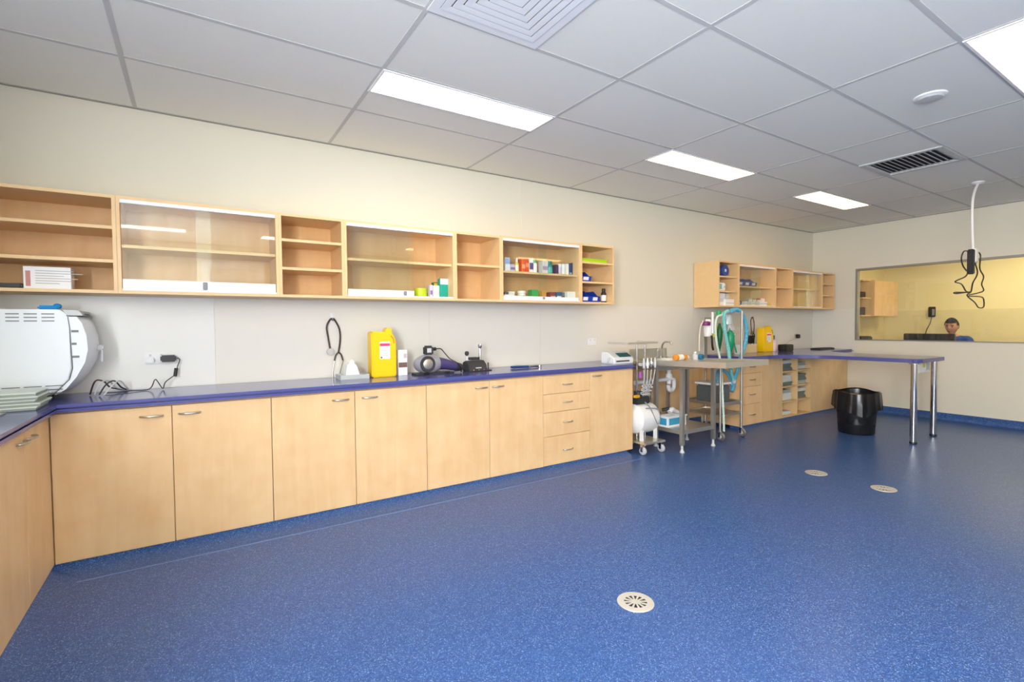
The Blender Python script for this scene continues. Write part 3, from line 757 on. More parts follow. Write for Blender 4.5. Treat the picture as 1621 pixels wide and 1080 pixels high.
wall_cab(VX[4]+.0005, VX[5], 1.50, 2.04, .36, 2, 'slim empty maple wall cabinet of two shelves in the far corner', shelf_z=[1.70, 1.87])

# ------------------------------------------------------------------ shelf contents
def cm(rgb, r=.45): return mat('c_%d_%d_%d' % rgb, rgb, r)
def carton(px0, px1, ytop, z, y, rgb, label, band=None, bandz=(.3, .6), depth=.07, cat='box', h=None):
    """printed carton standing on z, its front face at y, spanning photo columns px0..px1"""
    a, b = on(px0, ytop, 1, y), on(px1, ytop, 1, y); h = h or max(.02, a.z-z)
    t = thing('carton', label, cat, ((a.x+b.x)/2, y+depth/2, z))
    build('box', G().box(a.x, b.x, y, y+depth, z, z+h, .002, 1), cm(rgb), t)
    if band: build('print_band', G().box(a.x+.0025, b.x-.0025, y-.0008, y-.0001, z+h*bandz[0], z+h*bandz[1]), cm(band), t)
    return t
def bottle(px0, px1, ytop, z, y, rgb, label, cap=(240, 240, 240), lab=None, cat='bottle', neck=.5):
    a, b = on(px0, ytop, 1, y), on(px1, ytop, 1, y); h = a.z-z; r = (b.x-a.x)/2; c = ((a.x+b.x)/2, y+r, z)
    t = thing('bottle', label, cat, c)
    hb = h*.74
    build('body', G().lathe([(r*.92, z), (r, z+.004), (r, z+hb*.85), (r*.85, z+hb*.95), (r*neck, z+hb)], (c[0], c[1], 0), 20), cm(rgb), t)
    build('cap', G().lathe([(r*neck*1.15, z+hb+.0002), (r*neck*1.15, z+h-.003), (r*neck*.95, z+h)], (c[0], c[1], 0), 16), cm(cap), t)
    if lab: build('label_band', G().lathe([(r+.0006, z+hb*.15), (r+.0008, z+hb*.16), (r+.0008, z+hb*.7), (r+.0006, z+hb*.71)], (c[0], c[1], 0), 20), cm(lab), t)
    return t
# first open cabinet
zf = Z0+.0185
p = on(37, 455, 1, -.30); q = on(112, 425, 1, -.30)
t = thing('carton', 'white printed carton with a red edge on the shelf over the sterilizer', 'box', ((p.x+q.x)/2, -.24, zf))
build('box', G().box(p.x, q.x, -.30, -.20, zf, zf+.125, .002, 1), M_WHITE, t)
build('red_print', G().box(p.x+.01, p.x+.03, -.3008, -.3001, zf+.015, zf+.1), cm((186, 120, 110)), t)
for k in range(6): build('text_line', G().box(p.x+.05, p.x+.05+(.16, .2, .12, .18, .15, .1)[k], -.3007, -.3001, zf+.1-.014*k, zf+.104-.014*k), cm((170, 170, 172)), t)
t = thing('instrument_roll', 'dark instrument roll lying next to the printed carton', 'case', (-.98, -.24, zf))
build('case', G().box(-1.15, p.x-.006, -.30, -.22, zf, zf+.03, .008), M_BLACK, t)
build('strap', G().box(-1.05, -1.03, -.302, -.218, zf+.0001, zf+.033, .002), M_DARK, t)
# fourth cabinet: roll and packs
yb_ = -.25
a = on(660, 448, 1, yb_); b = on(679, 448, 1, yb_)
t = thing('bandage_roll', 'lime green bandage roll beside the teal pack', 'roll', ((a.x+b.x)/2, yb_, zf))
r_ = (b.x-a.x)/2
build('roll', G().lathe([(r_*.3, zf), (r_, zf), (r_, zf+.085), (r_*.3, zf+.085)], ((a.x+b.x)/2, yb_+r_, 0), 24), cm((186, 214, 32), ), t)
build('core', G().lathe([(r_*.28, zf), (r_*.28, zf+.0855)], ((a.x+b.x)/2, yb_+r_, 0), 16), cm((225, 225, 215)), t)
carton(680.5, 685, 451, zf, yb_, (214, 208, 232), 'thin lilac carton between the lime roll and a white box', (150, 110, 180), depth=.05)
carton(686, 695.5, 452, zf, yb_, (240, 240, 240), 'small white box standing against the teal pack', (200, 205, 205), depth=.06)
carton(696.5, 709.5, 441, zf, yb_-.01, (18, 160, 140), 'teal pack with a white top on the half-open glass cabinet floor', (240, 242, 242), (.72, .99), depth=.05)
carton(686.5, 694, 447, zf, yb_+.065, (70, 110, 60), 'green and yellow box behind the small white box', (230, 200, 40), (.6, .95), depth=.05)
t = thing('spatula_tray', 'flat white tray lying inside the half-open glass cabinet', 'tray', (1.4, -.2, zf))
build('tray', G().box(1.23, 1.46, -.26, -.14, zf, zf+.02, .004), M_WHITE, t)
build('clip', G().box(1.27, 1.29, -.25, -.23, zf+.0201, zf+.03), M_BLACK, t)
# medicine cabinet, shelf
zs1 = 1.772+.0095; ym = -.26
carton(799.5, 807.5, 407.5, zs1, ym, (226, 232, 242), 'tall white and pale blue carton at the end of the medicine shelf', (150, 175, 225), (.55, .95))
carton(808, 815.5, 418, zs1, ym, (196, 186, 214), 'low mauve carton beside the tall pale blue one', (128, 100, 160))
bottle(817, 822.5, 409, zs1, ym, (238, 206, 90), 'slim yellow bottle with a white cap on the medicine shelf', lab=(245, 240, 215))
carton(825.7, 831.5, 409.5, zs1, ym, (232, 88, 28), 'bright orange carton beside the yellow bottle', (250, 170, 120))
carton(832, 837.5, 409.5, zs1, ym, (226, 78, 24), 'darker orange carton beside the purple banded one', (245, 150, 100), (.4, .7))
carton(838, 844.5, 409, zs1, ym, (238, 240, 240), 'white carton with a purple band beside the orange cartons', (92, 78, 140), (.25, .7))
bottle(845, 852, 409.5, zs1, ym, (240, 240, 238), 'white bottle with a green cap on the medicine shelf', cap=(96, 190, 150))
carton(859, 867.5, 413, zs1, ym, (236, 232, 240), 'white carton with lilac print beside the teal bottle', (178, 160, 204))
bottle(868, 876.5, 412.5, zs1, ym, (30, 150, 142), 'teal bottle with a teal cap on the medicine shelf', cap=(20, 128, 120), lab=(90, 190, 180), neck=.8)
carton(880, 884, 419, zs1, ym, (70, 44, 92), 'small dark purple carton on the medicine shelf')
bottle(884.8, 890.5, 417.5, zs1, ym, (214, 206, 224), 'pale lilac tub beside the dark purple carton', cap=(235, 235, 240), neck=.85)
bottle(891, 896.5, 417.5, zs1, ym, (232, 234, 236), 'plain white tub between a lilac tub and a white carton', neck=.85)
carton(897, 900.5, 417.5, zs1, ym, (246, 246, 246), 'narrow plain white carton next to the navy cartons')
carton(901.2, 905.6, 417, zs1, ym, (24, 62, 118), 'navy carton with a pale stripe beside the narrow white one', (150, 180, 220), (.1, .25))
carton(906.2, 912, 416, zs1, ym, (20, 50, 104), 'navy carton at the very end of the medicine shelf', (70, 110, 170), (.4, .6))
# medicine cabinet, floor
ym2 = -.27
carton(798, 815, 463, Z0+.0185, ym2, (236, 236, 234), 'wide white carton on the floor of the medicine cabinet', (205, 205, 205), (.5, .6), h=.055, depth=.1)
carton(799, 805, 457, Z0+.0185+.056, ym2, (90, 92, 94), 'small grey pack lying on the wide white carton', depth=.06, h=.02)
carton(806, 815, 457, Z0+.0185+.056, ym2, (242, 242, 242), 'small white pack lying on the wide white carton', (214, 214, 218), depth=.06, h=.026)
bottle(824, 835, 460, Z0+.0185, ym2, (238, 240, 232), 'white tub with a lime label on the medicine cabinet floor', lab=(176, 204, 40), neck=.9)
carton(842, 852.5, 458.5, Z0+.0185, ym2+.02, (50, 168, 84), 'green carton on the medicine cabinet floor', (20, 60, 40), (.0, .3))
carton(858, 865, 460.5, Z0+.0185, ym2+.02, (228, 160, 60), 'small orange carton between the green and maroon ones')
carton(871.5, 879.5, 462.5, Z0+.0185, ym2+.02, (140, 60, 66), 'small maroon carton on the medicine cabinet floor', (220, 190, 190))
carton(881.5, 889, 462.5, Z0+.0185, ym2+.02, (36, 92, 140), 'small blue carton beside the maroon one', (230, 236, 240))
carton(890, 897, 463, Z0+.0185, ym2+.02, (110, 112, 112), 'small grey carton beside the big white box', (60, 60, 62))
carton(898.5, 911, 461.5, Z0+.0185, -.295, (243, 243, 241), 'big white box with red print lines in the medicine cabinet', (222, 170, 170), (.2, .26))
# blue pick bins
def bin_(x0, w, z, h, yf, d, label, group):
    t = thing('pick_bin', label, 'storage bin', (x0+w/2, yf+d/2, z))
    th = .003; pr = [(yf, z), (yf+d, z), (yf+d, z+h), (yf+d*.45, z+h), (yf+d*.12, z+h*.55), (yf-.012, z+h*.5)]
    g = G()
    for x in (x0, x0+w-th): g.prism(pr, x, x+th, 'x')
    g.box(x0+th, x0+w-th, yf+.001, yf+d, z, z+th).box(x0+th, x0+w-th, yf+d-th, yf+d, z+th, z+h)
    g.prism([(yf, z+th), (yf+.004, z+th), (yf-.008, z+h*.5), (yf-.012, z+h*.5)], x0+th, x0+w-th, 'x')
    build('tub', g, M_BLUE, t, smooth=False)
    build('label_card', G().prism([(yf-.0042, z+h*.14), (yf-.0034, z+h*.14), (yf-.0104, z+h*.43), (yf-.0112, z+h*.43)], x0+w*.25, x0+w*.75, 'x'), M_WHITE, t, smooth=False)
    return t
xx = UX[5]+.022
bin_(xx, .135, 1.713+.0095, .105, -.325, .2, 'blue pick bin with a white label card on the middle shelf under the lime tray', None)
bin_(xx, .122, Z0+.0185, .112, -.325, .2, 'blue pick bin on the cabinet floor against the glazed cabinet', None)
bin_(xx+.126, .122, Z0+.0185, .112, -.325, .2, 'blue pick bin on the cabinet floor beside the dark dropper bottle', None)
bottle(955.2, 961.5, 456.5, Z0+.0185, -.30, (52, 40, 40), 'dark dropper bottle with a white label beside the blue bins', cap=(30, 28, 30), lab=(236, 234, 230), neck=.55)
t = thing('lime_tray', 'lime green plastic tray on the top shelf of the row end', 'tray', (3.38, -.2, 1.9145))
g = G(); tx0, tx1 = UX[5]+.022, UX[6]-.07
g.box(tx0, tx1, -.33, -.06, 1.9148, 1.919).box(tx0, tx1, -.33, -.325, 1.919, 1.948).box(tx0, tx1, -.065, -.06, 1.919, 1.948).box(tx0, tx0+.005, -.325, -.065, 1.919, 1.948).box(tx1-.005, tx1, -.325, -.065, 1.919, 1.948)
M_LIME = mat('lime_plastic', (172, 216, 20), .4)
build('tray', g, M_LIME, t, smooth=False)
build('rim', G().box(tx0-.002, tx1+.002, -.336, -.3302, 1.942, 1.95), M_LIME, t)
# second row contents
t = thing('bandage_roll', 'big blue bandage roll on the top shelf over the sink', 'roll', (5.47, -.25, 1.8795))
rc = (5.50, -.20, 1.8795+.07)
build('roll', G().lathe([(.02, -.08), (.066, -.08), (.069, -.07), (.069, .05), (.066, .06), (.02, .06)], (rc[0], rc[1]-.06, rc[2]), 28, 'y'), cm((40, 70, 150)), t)
build('core', G().lathe([(.019, -.081), (.019, .061)], (rc[0], rc[1]-.06, rc[2]), 16, 'y'), cm((215, 215, 220)), t)
t = thing('monitor_unit', 'small white monitor with a teal screen on the middle shelf over the sink', 'monitor', (5.47, -.23, 1.6995))
build('housing', G().box(5.36, 5.54, -.32, -.16, 1.6997, 1.80, .012), M_WHITE, t)
build('screen', G().box(5.372, 5.455, -.3215, -.3202, 1.72, 1.785), cm((120, 190, 190)), t)
build('knob', G().cyl((5.505, -.32, 1.75), (5.505, -.332, 1.75), .012), M_LGREY, t)
carton(1138.5, 1148, 464, 1.5185, -.30, (236, 236, 236), 'tall white carton at the back of the floor shelf over the sink', (205, 208, 212), depth=.08)
carton(1148.8, 1155, 465, 1.5185, -.235, (226, 228, 230), 'white carton standing behind the low white box over the sink', (180, 190, 200), depth=.08)
carton(1149, 1162, 473.5, 1.5185, -.33, (244, 244, 242), 'low wide white box on the floor shelf over the sink', (214, 216, 218), (.3, .5), depth=.06)
bx = VX[1]+.024
for k in range(3): bin_(bx+k*.142, .138, 1.7745, .105, -.32, .2, ['blue pick bin on the shelf at the sink side of three', 'blue pick bin between two others on the shelf over the trolley', 'blue pick bin on the shelf at the empty end of three'][k], 'three blue bins on one shelf')
bin_(bx, .12, 1.5185, .12, -.30, .2, 'blue pick bin below the three others beside a row of white packs', None)
wl = [(240, 240, 238), (228, 230, 234), (244, 242, 238), (222, 224, 230), (238, 236, 240), (246, 244, 240)]
words = ['plain white', 'pale grey', 'cream white', 'cool grey', 'lilac white', 'bright white']
for k in range(6):
    carton(1178+k*6.2, 1183.6+k*6.2, 474+.4*k, 1.5185, -.31, wl[k], words[k]+' pack in the front row beside the lower blue bin', (200, 205, 215), (.5, .75), depth=.05, h=.062)
for k, (c, wd) in enumerate((((178, 172, 186), 'mauve grey'), ((150, 150, 160), 'slate grey'), ((170, 32, 40), 'dark red'), ((238, 222, 222), 'pale pink'))):
    carton(1185+k*6.6, 1191+k*6.6, 468, 1.5185, -.24, c, wd+' carton standing behind the row of white packs', (235, 235, 238), (.6, .8), depth=.06, h=.115)
carton(1216.5, 1222.5, 478, 1.5185, -.31, (210, 190, 70), 'small yellow pack at the end of the white pack row', depth=.05, h=.04)

# ================================================================== things on the long worktop
# ---- steam sterilizer: side faces the room, curved door faces +x
t = thing('sterilizer', 'white benchtop steam sterilizer with a bulging door and side vents', 'sterilizer', (-.9, -.22, ZT))
ys0, ys1 = -.42, -.03; sz0, sz1 = .925, 1.405; xb = -1.235
prof = [(xb, sz0), (-.70, sz0), (-.650, .952), (-.592, 1.018), (-.577, 1.08), (-.584, 1.30), (-.592, 1.365), (-.588, 1.37), (-.62, sz1), (xb, sz1)]
build('body', G().prism(prof, ys0, ys1, 'y', .006), M_OFFW, t)
# door: bulged shell in front of the body
xs = [(-.652, .935), (-.606, .965), (-.560, 1.03), (-.522, 1.11), (-.508, 1.18), (-.512, 1.26), (-.530, 1.33), (-.552, 1.366), (-.588, 1.366), (-.580, 1.30), (-.573, 1.08), (-.588, 1.018), (-.645, .95)]
g = G(); n = len(xs); rows = 9; vs = []
for k in range(rows):
    v = -1+2*k/(rows-1); y = (ys0+ys1)/2+v*(ys1-ys0)/2*.995; bul = .018*(1-v*v)
    for i, (x, z) in enumerate(xs):
        vs.append((x+(bul if i < 8 else 0)*(.4 if i in (0, 7) else 1), y, z))
fs = [(k*n+i, k*n+(i+1) % n, (k+1)*n+(i+1) % n, (k+1)*n+i) for k in range(rows-1) for i in range(n)]+[tuple(range(n-1, -1, -1)), tuple(range((rows-1)*n, rows*n))]
g._add(vs, fs); dr = build('door', g, M_OFFW, t)
build('door_latch', G().box(-.496, -.462, -.25, -.20, 1.17, 1.20, .006).cyl((-.472, -.225, 1.17), (-.472, -.225, 1.10), .008), M_LGREY, dr)
build('seam', G().tube([(-.588, ys0-.001, 1.366), (-.581, ys0-.001, 1.30), (-.577, ys0-.001, 1.08), (-.592, ys0-.001, 1.018), (-.648, ys0-.001, .952), (-.68, ys0-.001, .928)], .002, 6), MATS.get('slot_grey') or mat('slot_grey', (120, 120, 116), .5), t)
for z in (1.285, 1.215, 1.143): build('hinge_slot', G().box(-.575, -.575+(.03 if z != 1.215 else .02), ys0-.004, ys0+.006, z-.006, z+.006), mat('slot_grey', (120, 120, 116), .5), t)
for k in range(3):
    for j in range(3):
        build('vent_slot', G().box(-.835+k*.07, -.783+k*.07, ys0-.0012, ys0+.004, 1.377-.019*j, 1.383-.019*j), MATS['slot_grey'], t)
        build('vent_slot', G().box(-.86+k*.085, -.79+k*.085, ys0-.0012, ys0+.004, .985-.02*j, .99-.02*j), MATS['slot_grey'], t)
build('control_hood', G().prism([(-.60, 1.372), (-.525, 1.372), (-.545, 1.400), (-.615, 1.405)], ys0+.02, ys1-.02, 'y', .003), M_LGREY, t)
build('display', G().prism([(-.533, 1.382), (-.530, 1.3745), (-.5275, 1.3750), (-.531, 1.384)], ys0+.1, ys1-.14, 'y'), M_DARK, t)
for (x, y) in ((xb+.05, ys0+.04), (xb+.05, ys1-.04), (-.74, ys0+.04), (-.74, ys1-.04)): build('foot', G().cyl((x, y, ZT+.0005), (x, y, sz0), .02), M_BLACK, t)
t = thing('sponge', 'bright blue sponge lying on top of the sterilizer', 'sponge', (-.70, -.25, sz1))
build('pad', G().box(-.735, -.645, -.30, -.24, sz1+.0005, sz1+.026, .008), mat('sponge_blue', (30, 150, 225), .8, bump=.4), t)
build('knot', G().ball((-.655, -.27, sz1+.022), .02, .02, .016), MATS['sponge_blue'], t)
# ---- stack of pale trays in front of the sterilizer
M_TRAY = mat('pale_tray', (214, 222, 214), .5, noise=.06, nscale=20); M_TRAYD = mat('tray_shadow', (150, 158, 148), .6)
wd = ['lowest', 'second', 'third', 'fourth', 'topmost']
for k in range(5):
    z = ZT+.0008+k*.0172; dx = (0, .012, -.004, .008, -.002)[k]; dy = (0, .008, .002, -.006, .01)[k]
    t = thing('tray', 'pale grey-green instrument tray, %s of the stack beside the sterilizer' % wd[k], 'tray', (-.93, -.62, z), 'stacked instrument trays')
    x0, x1, y0, y1 = -1.2+dx, -.665+dx, -.74+dy, -.50+dy
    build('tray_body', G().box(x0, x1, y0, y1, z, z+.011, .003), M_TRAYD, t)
    build('rim', G().box(x0-.004, x1+.004, y0-.004, y1+.004, z+.0111, z+.0168, .0025), M_TRAY, t)
# ---- inset sink on the left bench
t = thing('inset_sink', 'stainless sink let into the left bench beside the trays', 'sink', (-.98, -1.08, ZT))
g = G(); sx0, sx1, sy0, sy1 = -1.2, -.76, -1.38, -.79; zr = ZT+.0005
g.box(sx0, sx1, sy0, sy0+.03, zr, zr+.005).box(sx0, sx1, sy1-.03, sy1, zr, zr+.005).box(sx0, sx0+.03, sy0+.03, sy1-.03, zr, zr+.005).box(sx1-.03, sx1, sy0+.03, sy1-.03, zr, zr+.005)
build('rim', g, M_STEEL, t)
build('bowl', G().box(sx0+.03, sx1-.03, sy0+.03, sy1-.03, zr, zr+.0015), M_DSTEEL, t)
build('drain', G().cyl((-.98, -1.08, zr+.0016), (-.98, -1.08, zr+.004), .035), M_CHROME, t)
build('tap', G().cyl((-1.185, -1.08, zr+.005), (-1.185, -1.08, zr+.03), .02).tube([(-1.185, -1.08, zr+.03), (-1.185, -1.08, zr+.2), (-1.15, -1.08, zr+.25), (-1.06, -1.08, zr+.24), (-1.04, -1.08, zr+.2)], .01, 10, 5), M_CHROME, t)

# ---- wall sockets, adaptor and its cable
def socket(px, py, label, m=None):
    p = on(px, py, 1, -.0085); t = thing('wall_socket', label, 'socket', (p.x, -.014, p.z-.04))
    build('plate', G().box(p.x-.06, p.x+.06, -.017, -.0083, p.z-.038, p.z+.038, .003), M_WHITE, t)
    for s in (-1, 1): build('switch', G().box(p.x+s*.03-.006, p.x+s*.03+.006, -.0205, -.0172, p.z+.012, p.z+.026, .001), M_LGREY, t)
    return p, t
p, t = socket(247, 567, 'white wall socket with the dark adaptor plugged in')
build('plug', G().box(p.x-.05, p.x-.01, -.05, -.0206, p.z-.03, p.z+.008, .006), M_WHITE, t)
a = on(254, 568, 1, -.04); b = on(279, 568, 1, -.04)
t = thing('power_adaptor', 'dark grey power adaptor at the socket with its thin black lead', 'adaptor', ((a.x+b.x)/2, -.04, a.z-.03))
build('block', G().box(a.x, b.x, -.07, -.0206, a.z-.022, a.z+.022, .008), M_DARK, t)
c1 = on(281, 580, 1, -.05); c2 = on(278, 592, 1, -.06); c3 = on(262, 605, 1, -.09); c4 = on(258, 613, 1, -.12); c5 = on(245, 604, 1, -.10); c6 = on(236, 617, 1, -.12)
zl = ZT+.0075
build('lead', G().tube([(b.x, -.045, a.z), (b.x+.02, -.045, a.z-.01), c1, c2, c3, (c4.x, -.14, zl), (c4.x-.03, -.12, zl+.05), (c5.x, -.11, zl+.055), (c6.x, -.13, zl), (c6.x-.1, -.16, zl), (-.42, -.2, zl), (-.47, -.19, zl)], .003, 6, 5), M_BLACK, t)
build('ferrite', G().cyl(on(279, 583, 1, -.05), on(277, 596, 1, -.058), .0105), M_BLACK, t)
p2, t = socket(937, 541, 'white wall socket above the drawer unit end')
# cables and tubes behind the sterilizer door
for k in range(4):
    x = -.43-.025*k
    pts = [(x-.03, -.30+.03*k, ZT+.006), (x, -.24, ZT+.05+.012*k), (x+.03, -.16, ZT+.075), (x+.055, -.1, ZT+.03), (x+.06+.02*k, -.06, ZT+.006)]
    build('hose', G().tube(pts, .0045, 6, 6), [M_LGREY, M_DARK, M_LGREY, M_RUBBER][k], bpy.data.objects['sterilizer'])
# ---- stethoscopes on hooks
def stethoscope(hx, hz, s, label, hl, tw=.05):
    t = thing('wall_hook', hl, 'hook', (hx, -.012, hz-.02))
    build('plate', G().box(hx-.012, hx+.012, -.0125, -.0083, hz-.02, hz+.05, .002), M_WHITE, t)
    build('hook', G().tube([(hx, -.012, hz+.0), (hx, -.03, hz-.008), (hx, -.042, hz-.004), (hx, -.045, hz+.012)], .004, 8, 4), M_CHROME, t)
    t = thing('stethoscope', label, 'stethoscope', (hx, -.03, hz-.45*s))
    y = -.0285
    L = [(hx-.02*s, y, hz-.25*s), (hx-.035*s, y, hz-.15*s), (hx-.045*s, y, hz-.06*s), (hx-.02*s, y, hz-.004), (hx, y, hz+.0065), (hx+.02*s, y, hz-.004), (hx+.055*s, y, hz-.08*s), (hx+.06*s, y, hz-.17*s), (hx+.045*s, y, hz-.27*s)]
    build('tubing', G().tube(L, .0058*s+.001, 8, 6), M_RUBBER, t)
    c = (hx-.02*s, y, hz-.265*s)
    build('chest_piece', G().lathe([(.012, -.008), (.028*s, -.008), (.030*s, 0), (.014, .006), (.010, .012)], c, 20, 'y'), M_CHROME, t)
    j = Vector((hx+.045*s, y, hz-.27*s))
    for sg in (-1, 1):
        e = build('ear_tube', G().tube([j, j+Vector((sg*.022*s, 0, -.025*s)), j+Vector((sg*.034*s, 0, -.07*s)), j+Vector((sg*.03*s-.02*s, -.002, -.16*s)), j+Vector((sg*.026*s-.025*s, -.004, -.21*s))], .0032, 8, 5), M_CHROME, t)
        q = j+Vector((sg*.026*s-.025*s, -.004, -.213*s)); build('ear_tip', G().ball(q, .007), M_GREY, e)
        build('sleeve', G().tube([j, j+Vector((sg*.022*s, 0, -.025*s)), j+Vector((sg*.034*s, 0, -.07*s))], .0056, 8, 5), M_RUBBER, e)
p = on(526, 506, 1, -.03); stethoscope(p.x, p.z, .95, 'dark red stethoscope hanging over the white paper tray', 'white wall hook carrying the stethoscope over the paper tray')
p = on(1191, 503, 1, -.03); stethoscope(p.x, p.z, .8, 'dark red stethoscope hanging beside the second yellow container', 'white wall hook carrying the stethoscope beside the second yellow container')
# ---- grey tray with white paper
a = on(536, 600, 2, ZT); b = on(586, 600, 2, ZT)
t = thing('paper_tray', 'flat grey tray left of the yellow container on the long worktop', 'tray', ((a.x+b.x)/2, -.22, ZT))
t['label'] = 'flat grey tray holding a white paper pack beside the yellow container'
x0, x1 = .905, 1.118
g = G().box(x0, x1, -.27, -.11, ZT+.0005, ZT+.006).box(x0, x1, -.27, -.264, ZT+.006, ZT+.034).box(x0, x1, -.116, -.11, ZT+.006, ZT+.034).box(x0, x0+.006, -.264, -.116, ZT+.006, ZT+.034).box(x1-.006, x1, -.264, -.116, ZT+.006, ZT+.034)
build('tray_body', g, mat('tray_grey', (188, 192, 190), .4), t, smooth=False)
build('base_lip', G().box(x0+.01, x1-.01, -.268, -.112, ZT+.0001, ZT+.0004), M_DARK, t)
t = thing('paper_pack', 'peaked pack of white wipes standing in the grey tray', 'wipes', (.99, -.19, ZT+.006))
build('pack', G().prism([(x0+.04, ZT+.0065), (x0+.155, ZT+.0065), (x0+.13, ZT+.10), (x0+.095, ZT+.125), (x0+.06, ZT+.11)], -.24, -.14, 'y', .006), mat('tissue', (244, 244, 242), .8, bump=.5, bscale=40), t)
build('loose_sheet', G().prism([(x0+.075, ZT+.114), (x0+.115, ZT+.106), (x0+.12, ZT+.128), (x0+.10, ZT+.145)], -.20, -.19, 'y'), MATS['tissue'], t)
# ---- yellow sharps containers
def sharps(x0, x1, yf, dep, h, label):
    t = thing('sharps_container', label, 'container', ((x0+x1)/2, yf+dep/2, ZT)); w = x1-x0; z = ZT+.0008
    sil = [(x0+.006, z), (x1-.006, z), (x1, z+.01), (x1, z+h*.72), (x1-w*.10, z+h*.86), (x1-w*.22, z+h*.91), (x0+w*.03, z+h*.93), (x0, z+h*.90), (x0, z+.01)]
    build('body', G().prism(sil, yf, yf+dep, 'y', .008), M_YEL, t)
    build('lid', G().prism([(x0+w*.58, z+h*.905), (x0+w*.84, z+h*.885), (x0+w*.86, z+h*.96), (x0+w*.80, z+h), (x0+w*.66, z+h), (x0+w*.6, z+h*.965)], yf+dep*.12, yf+dep*.85, 'y', .005), M_YEL, t)
    build('handle_slot', G().tube([(x0+w*.78, yf-.002, z+h*.84), (x0+w*.88, yf-.002, z+h*.77), (x0+w*.90, yf-.002, z+h*.68)], .005, 8, 4), mat('yellow_dark', (205, 160, 10), .5), t)
    lb = build('label_sheet', G().box(x0+w*.32, x0+w*.74, yf-.0012, yf-.0001, z+h*.37, z+h*.72), M_WHITE, t)
    build('red_band', G().box(x0+w*.33, x0+w*.73, yf-.002, yf-.0013, z+h*.63, z+h*.685), cm((222, 70, 110)), lb)
    for k in range(5): build('text_line', G().box(x0+w*.36, x0+w*(.7-.05*(k % 2)), yf-.0018, yf-.0013, z+h*(.58-.035*k), z+h*(.588-.035*k)), cm((190, 180, 184)), lb)
    build('mark', G().box(x0+w*.35, x0+w*.42, yf-.0018, yf-.0013, z+h*.385, z+h*.415), cm((90, 80, 84)), lb)
a = on(589, 590, 1, -.26); b = on(628, 590, 1, -.26)
sharps(a.x, b.x, -.26, .11, .385, 'yellow sharps container with a white and red label beside the hand vacuum')
a = on(1209, 540, 1, -.2); b = on(1224.5, 540, 1, -.2)
sharps(a.x, b.x, -.2, .10, .36, 'yellow sharps container with a white label on the peninsula worktop')
# ---- narrow box
a = on(631, 590, 1, -.22); b = on(645, 590, 1, -.22)
t = thing('carton', 'slim white carton with a brown band between container and vacuum', 'box', ((a.x+b.x)/2, -.19, ZT))
z = ZT+.0005
build('box', G().box(a.x, b.x, -.22, -.15, z, z+.205, .002), M_WHITE, t)
build('brown_band', G().box(a.x+.002, b.x-.002, -.2208, -.2201, z+.065, z+.105), cm((118, 92, 86)), t)
build('grey_print', G().box(a.x+.045, b.x-.006, -.2208, -.2201, z+.14, z+.175), cm((190, 180, 184)), t)
# ---- hand vacuum
ox, oy, oz = 1.63, -.25, ZT
t = thing('hand_vacuum', 'grey and purple hand vacuum with a coiled lead on the worktop', 'vacuum', (ox, oy, oz))
def P(u, v, w_): return (ox+u, oy+v, oz+w_)
M_VGREY = mat('vac_grey', (150, 150, 158), .3); M_PURP = mat('vac_purple', (70, 62, 112), .3)
build('motor_body', G().ball(P(-.02, 0, .085), .125, .078, .08, 24), M_VGREY, t)
build('side_wheel', G().lathe([(.03, 0), (.062, 0), (.066, .008), (.06, .016), (.03, .016)], P(-.055, -.086, .09), 28, 'y'), M_DARK, t)
build('wheel_cap', G().lathe([(.004, -.006), (.03, -.004), (.046, .004)], P(-.055, -.0875, .09), 28, 'y'), mat('vac_silver', (196, 190, 178), .25, metal=.7), t)
build('dust_cup', G().tube([P(.04, 0, .09), P(.11, 0, .08), P(.18, 0, .065), P(.235, 0, .05)], lambda s: .056-.022*s, 20, 3), M_PURP, t)
build('nozzle', G().tube([P(.228, 0, .05), P(.265, 0, .045), P(.288, 0, .042)], lambda s: .04-.012*s, 16, 2), M_DARK, t)
build('sole', G().box(ox-.15, ox+.20, oy-.05, oy+.05, oz+.0005, oz+.014, .005), M_DARK, t)
for u in (-.08, .1): build('foot', G().box(ox+u, ox+u+.05, oy-.06, oy-.0505, oz+.0006, oz+.02, .004), M_BLACK, t)
build('grip', G().box(ox-.055, ox+.02, oy-.03, oy+.03, oz+.155, oz+.235, .012), M_DARK, t)
build('grip_window', G().box(ox-.04, ox-.002, oy-.032, oy-.0302, oz+.18, oz+.215, .0005), M_LGREY, t)
build('lead_plug', G().cyl(P(.0205, 0, .205), P(.05, 0, .207), .014), M_BLACK, t)
build('lead', G().tube([P(.05, 0, .207), P(.10, .01, .205), P(.13, .0, .17), P(.17, -.02, .12), P(.22, -.055, .085), P(.25, -.05, .05), P(.265, -.04, .012), P(.27, -.02, .008)], .0045, 6, 6), M_BLACK, t)
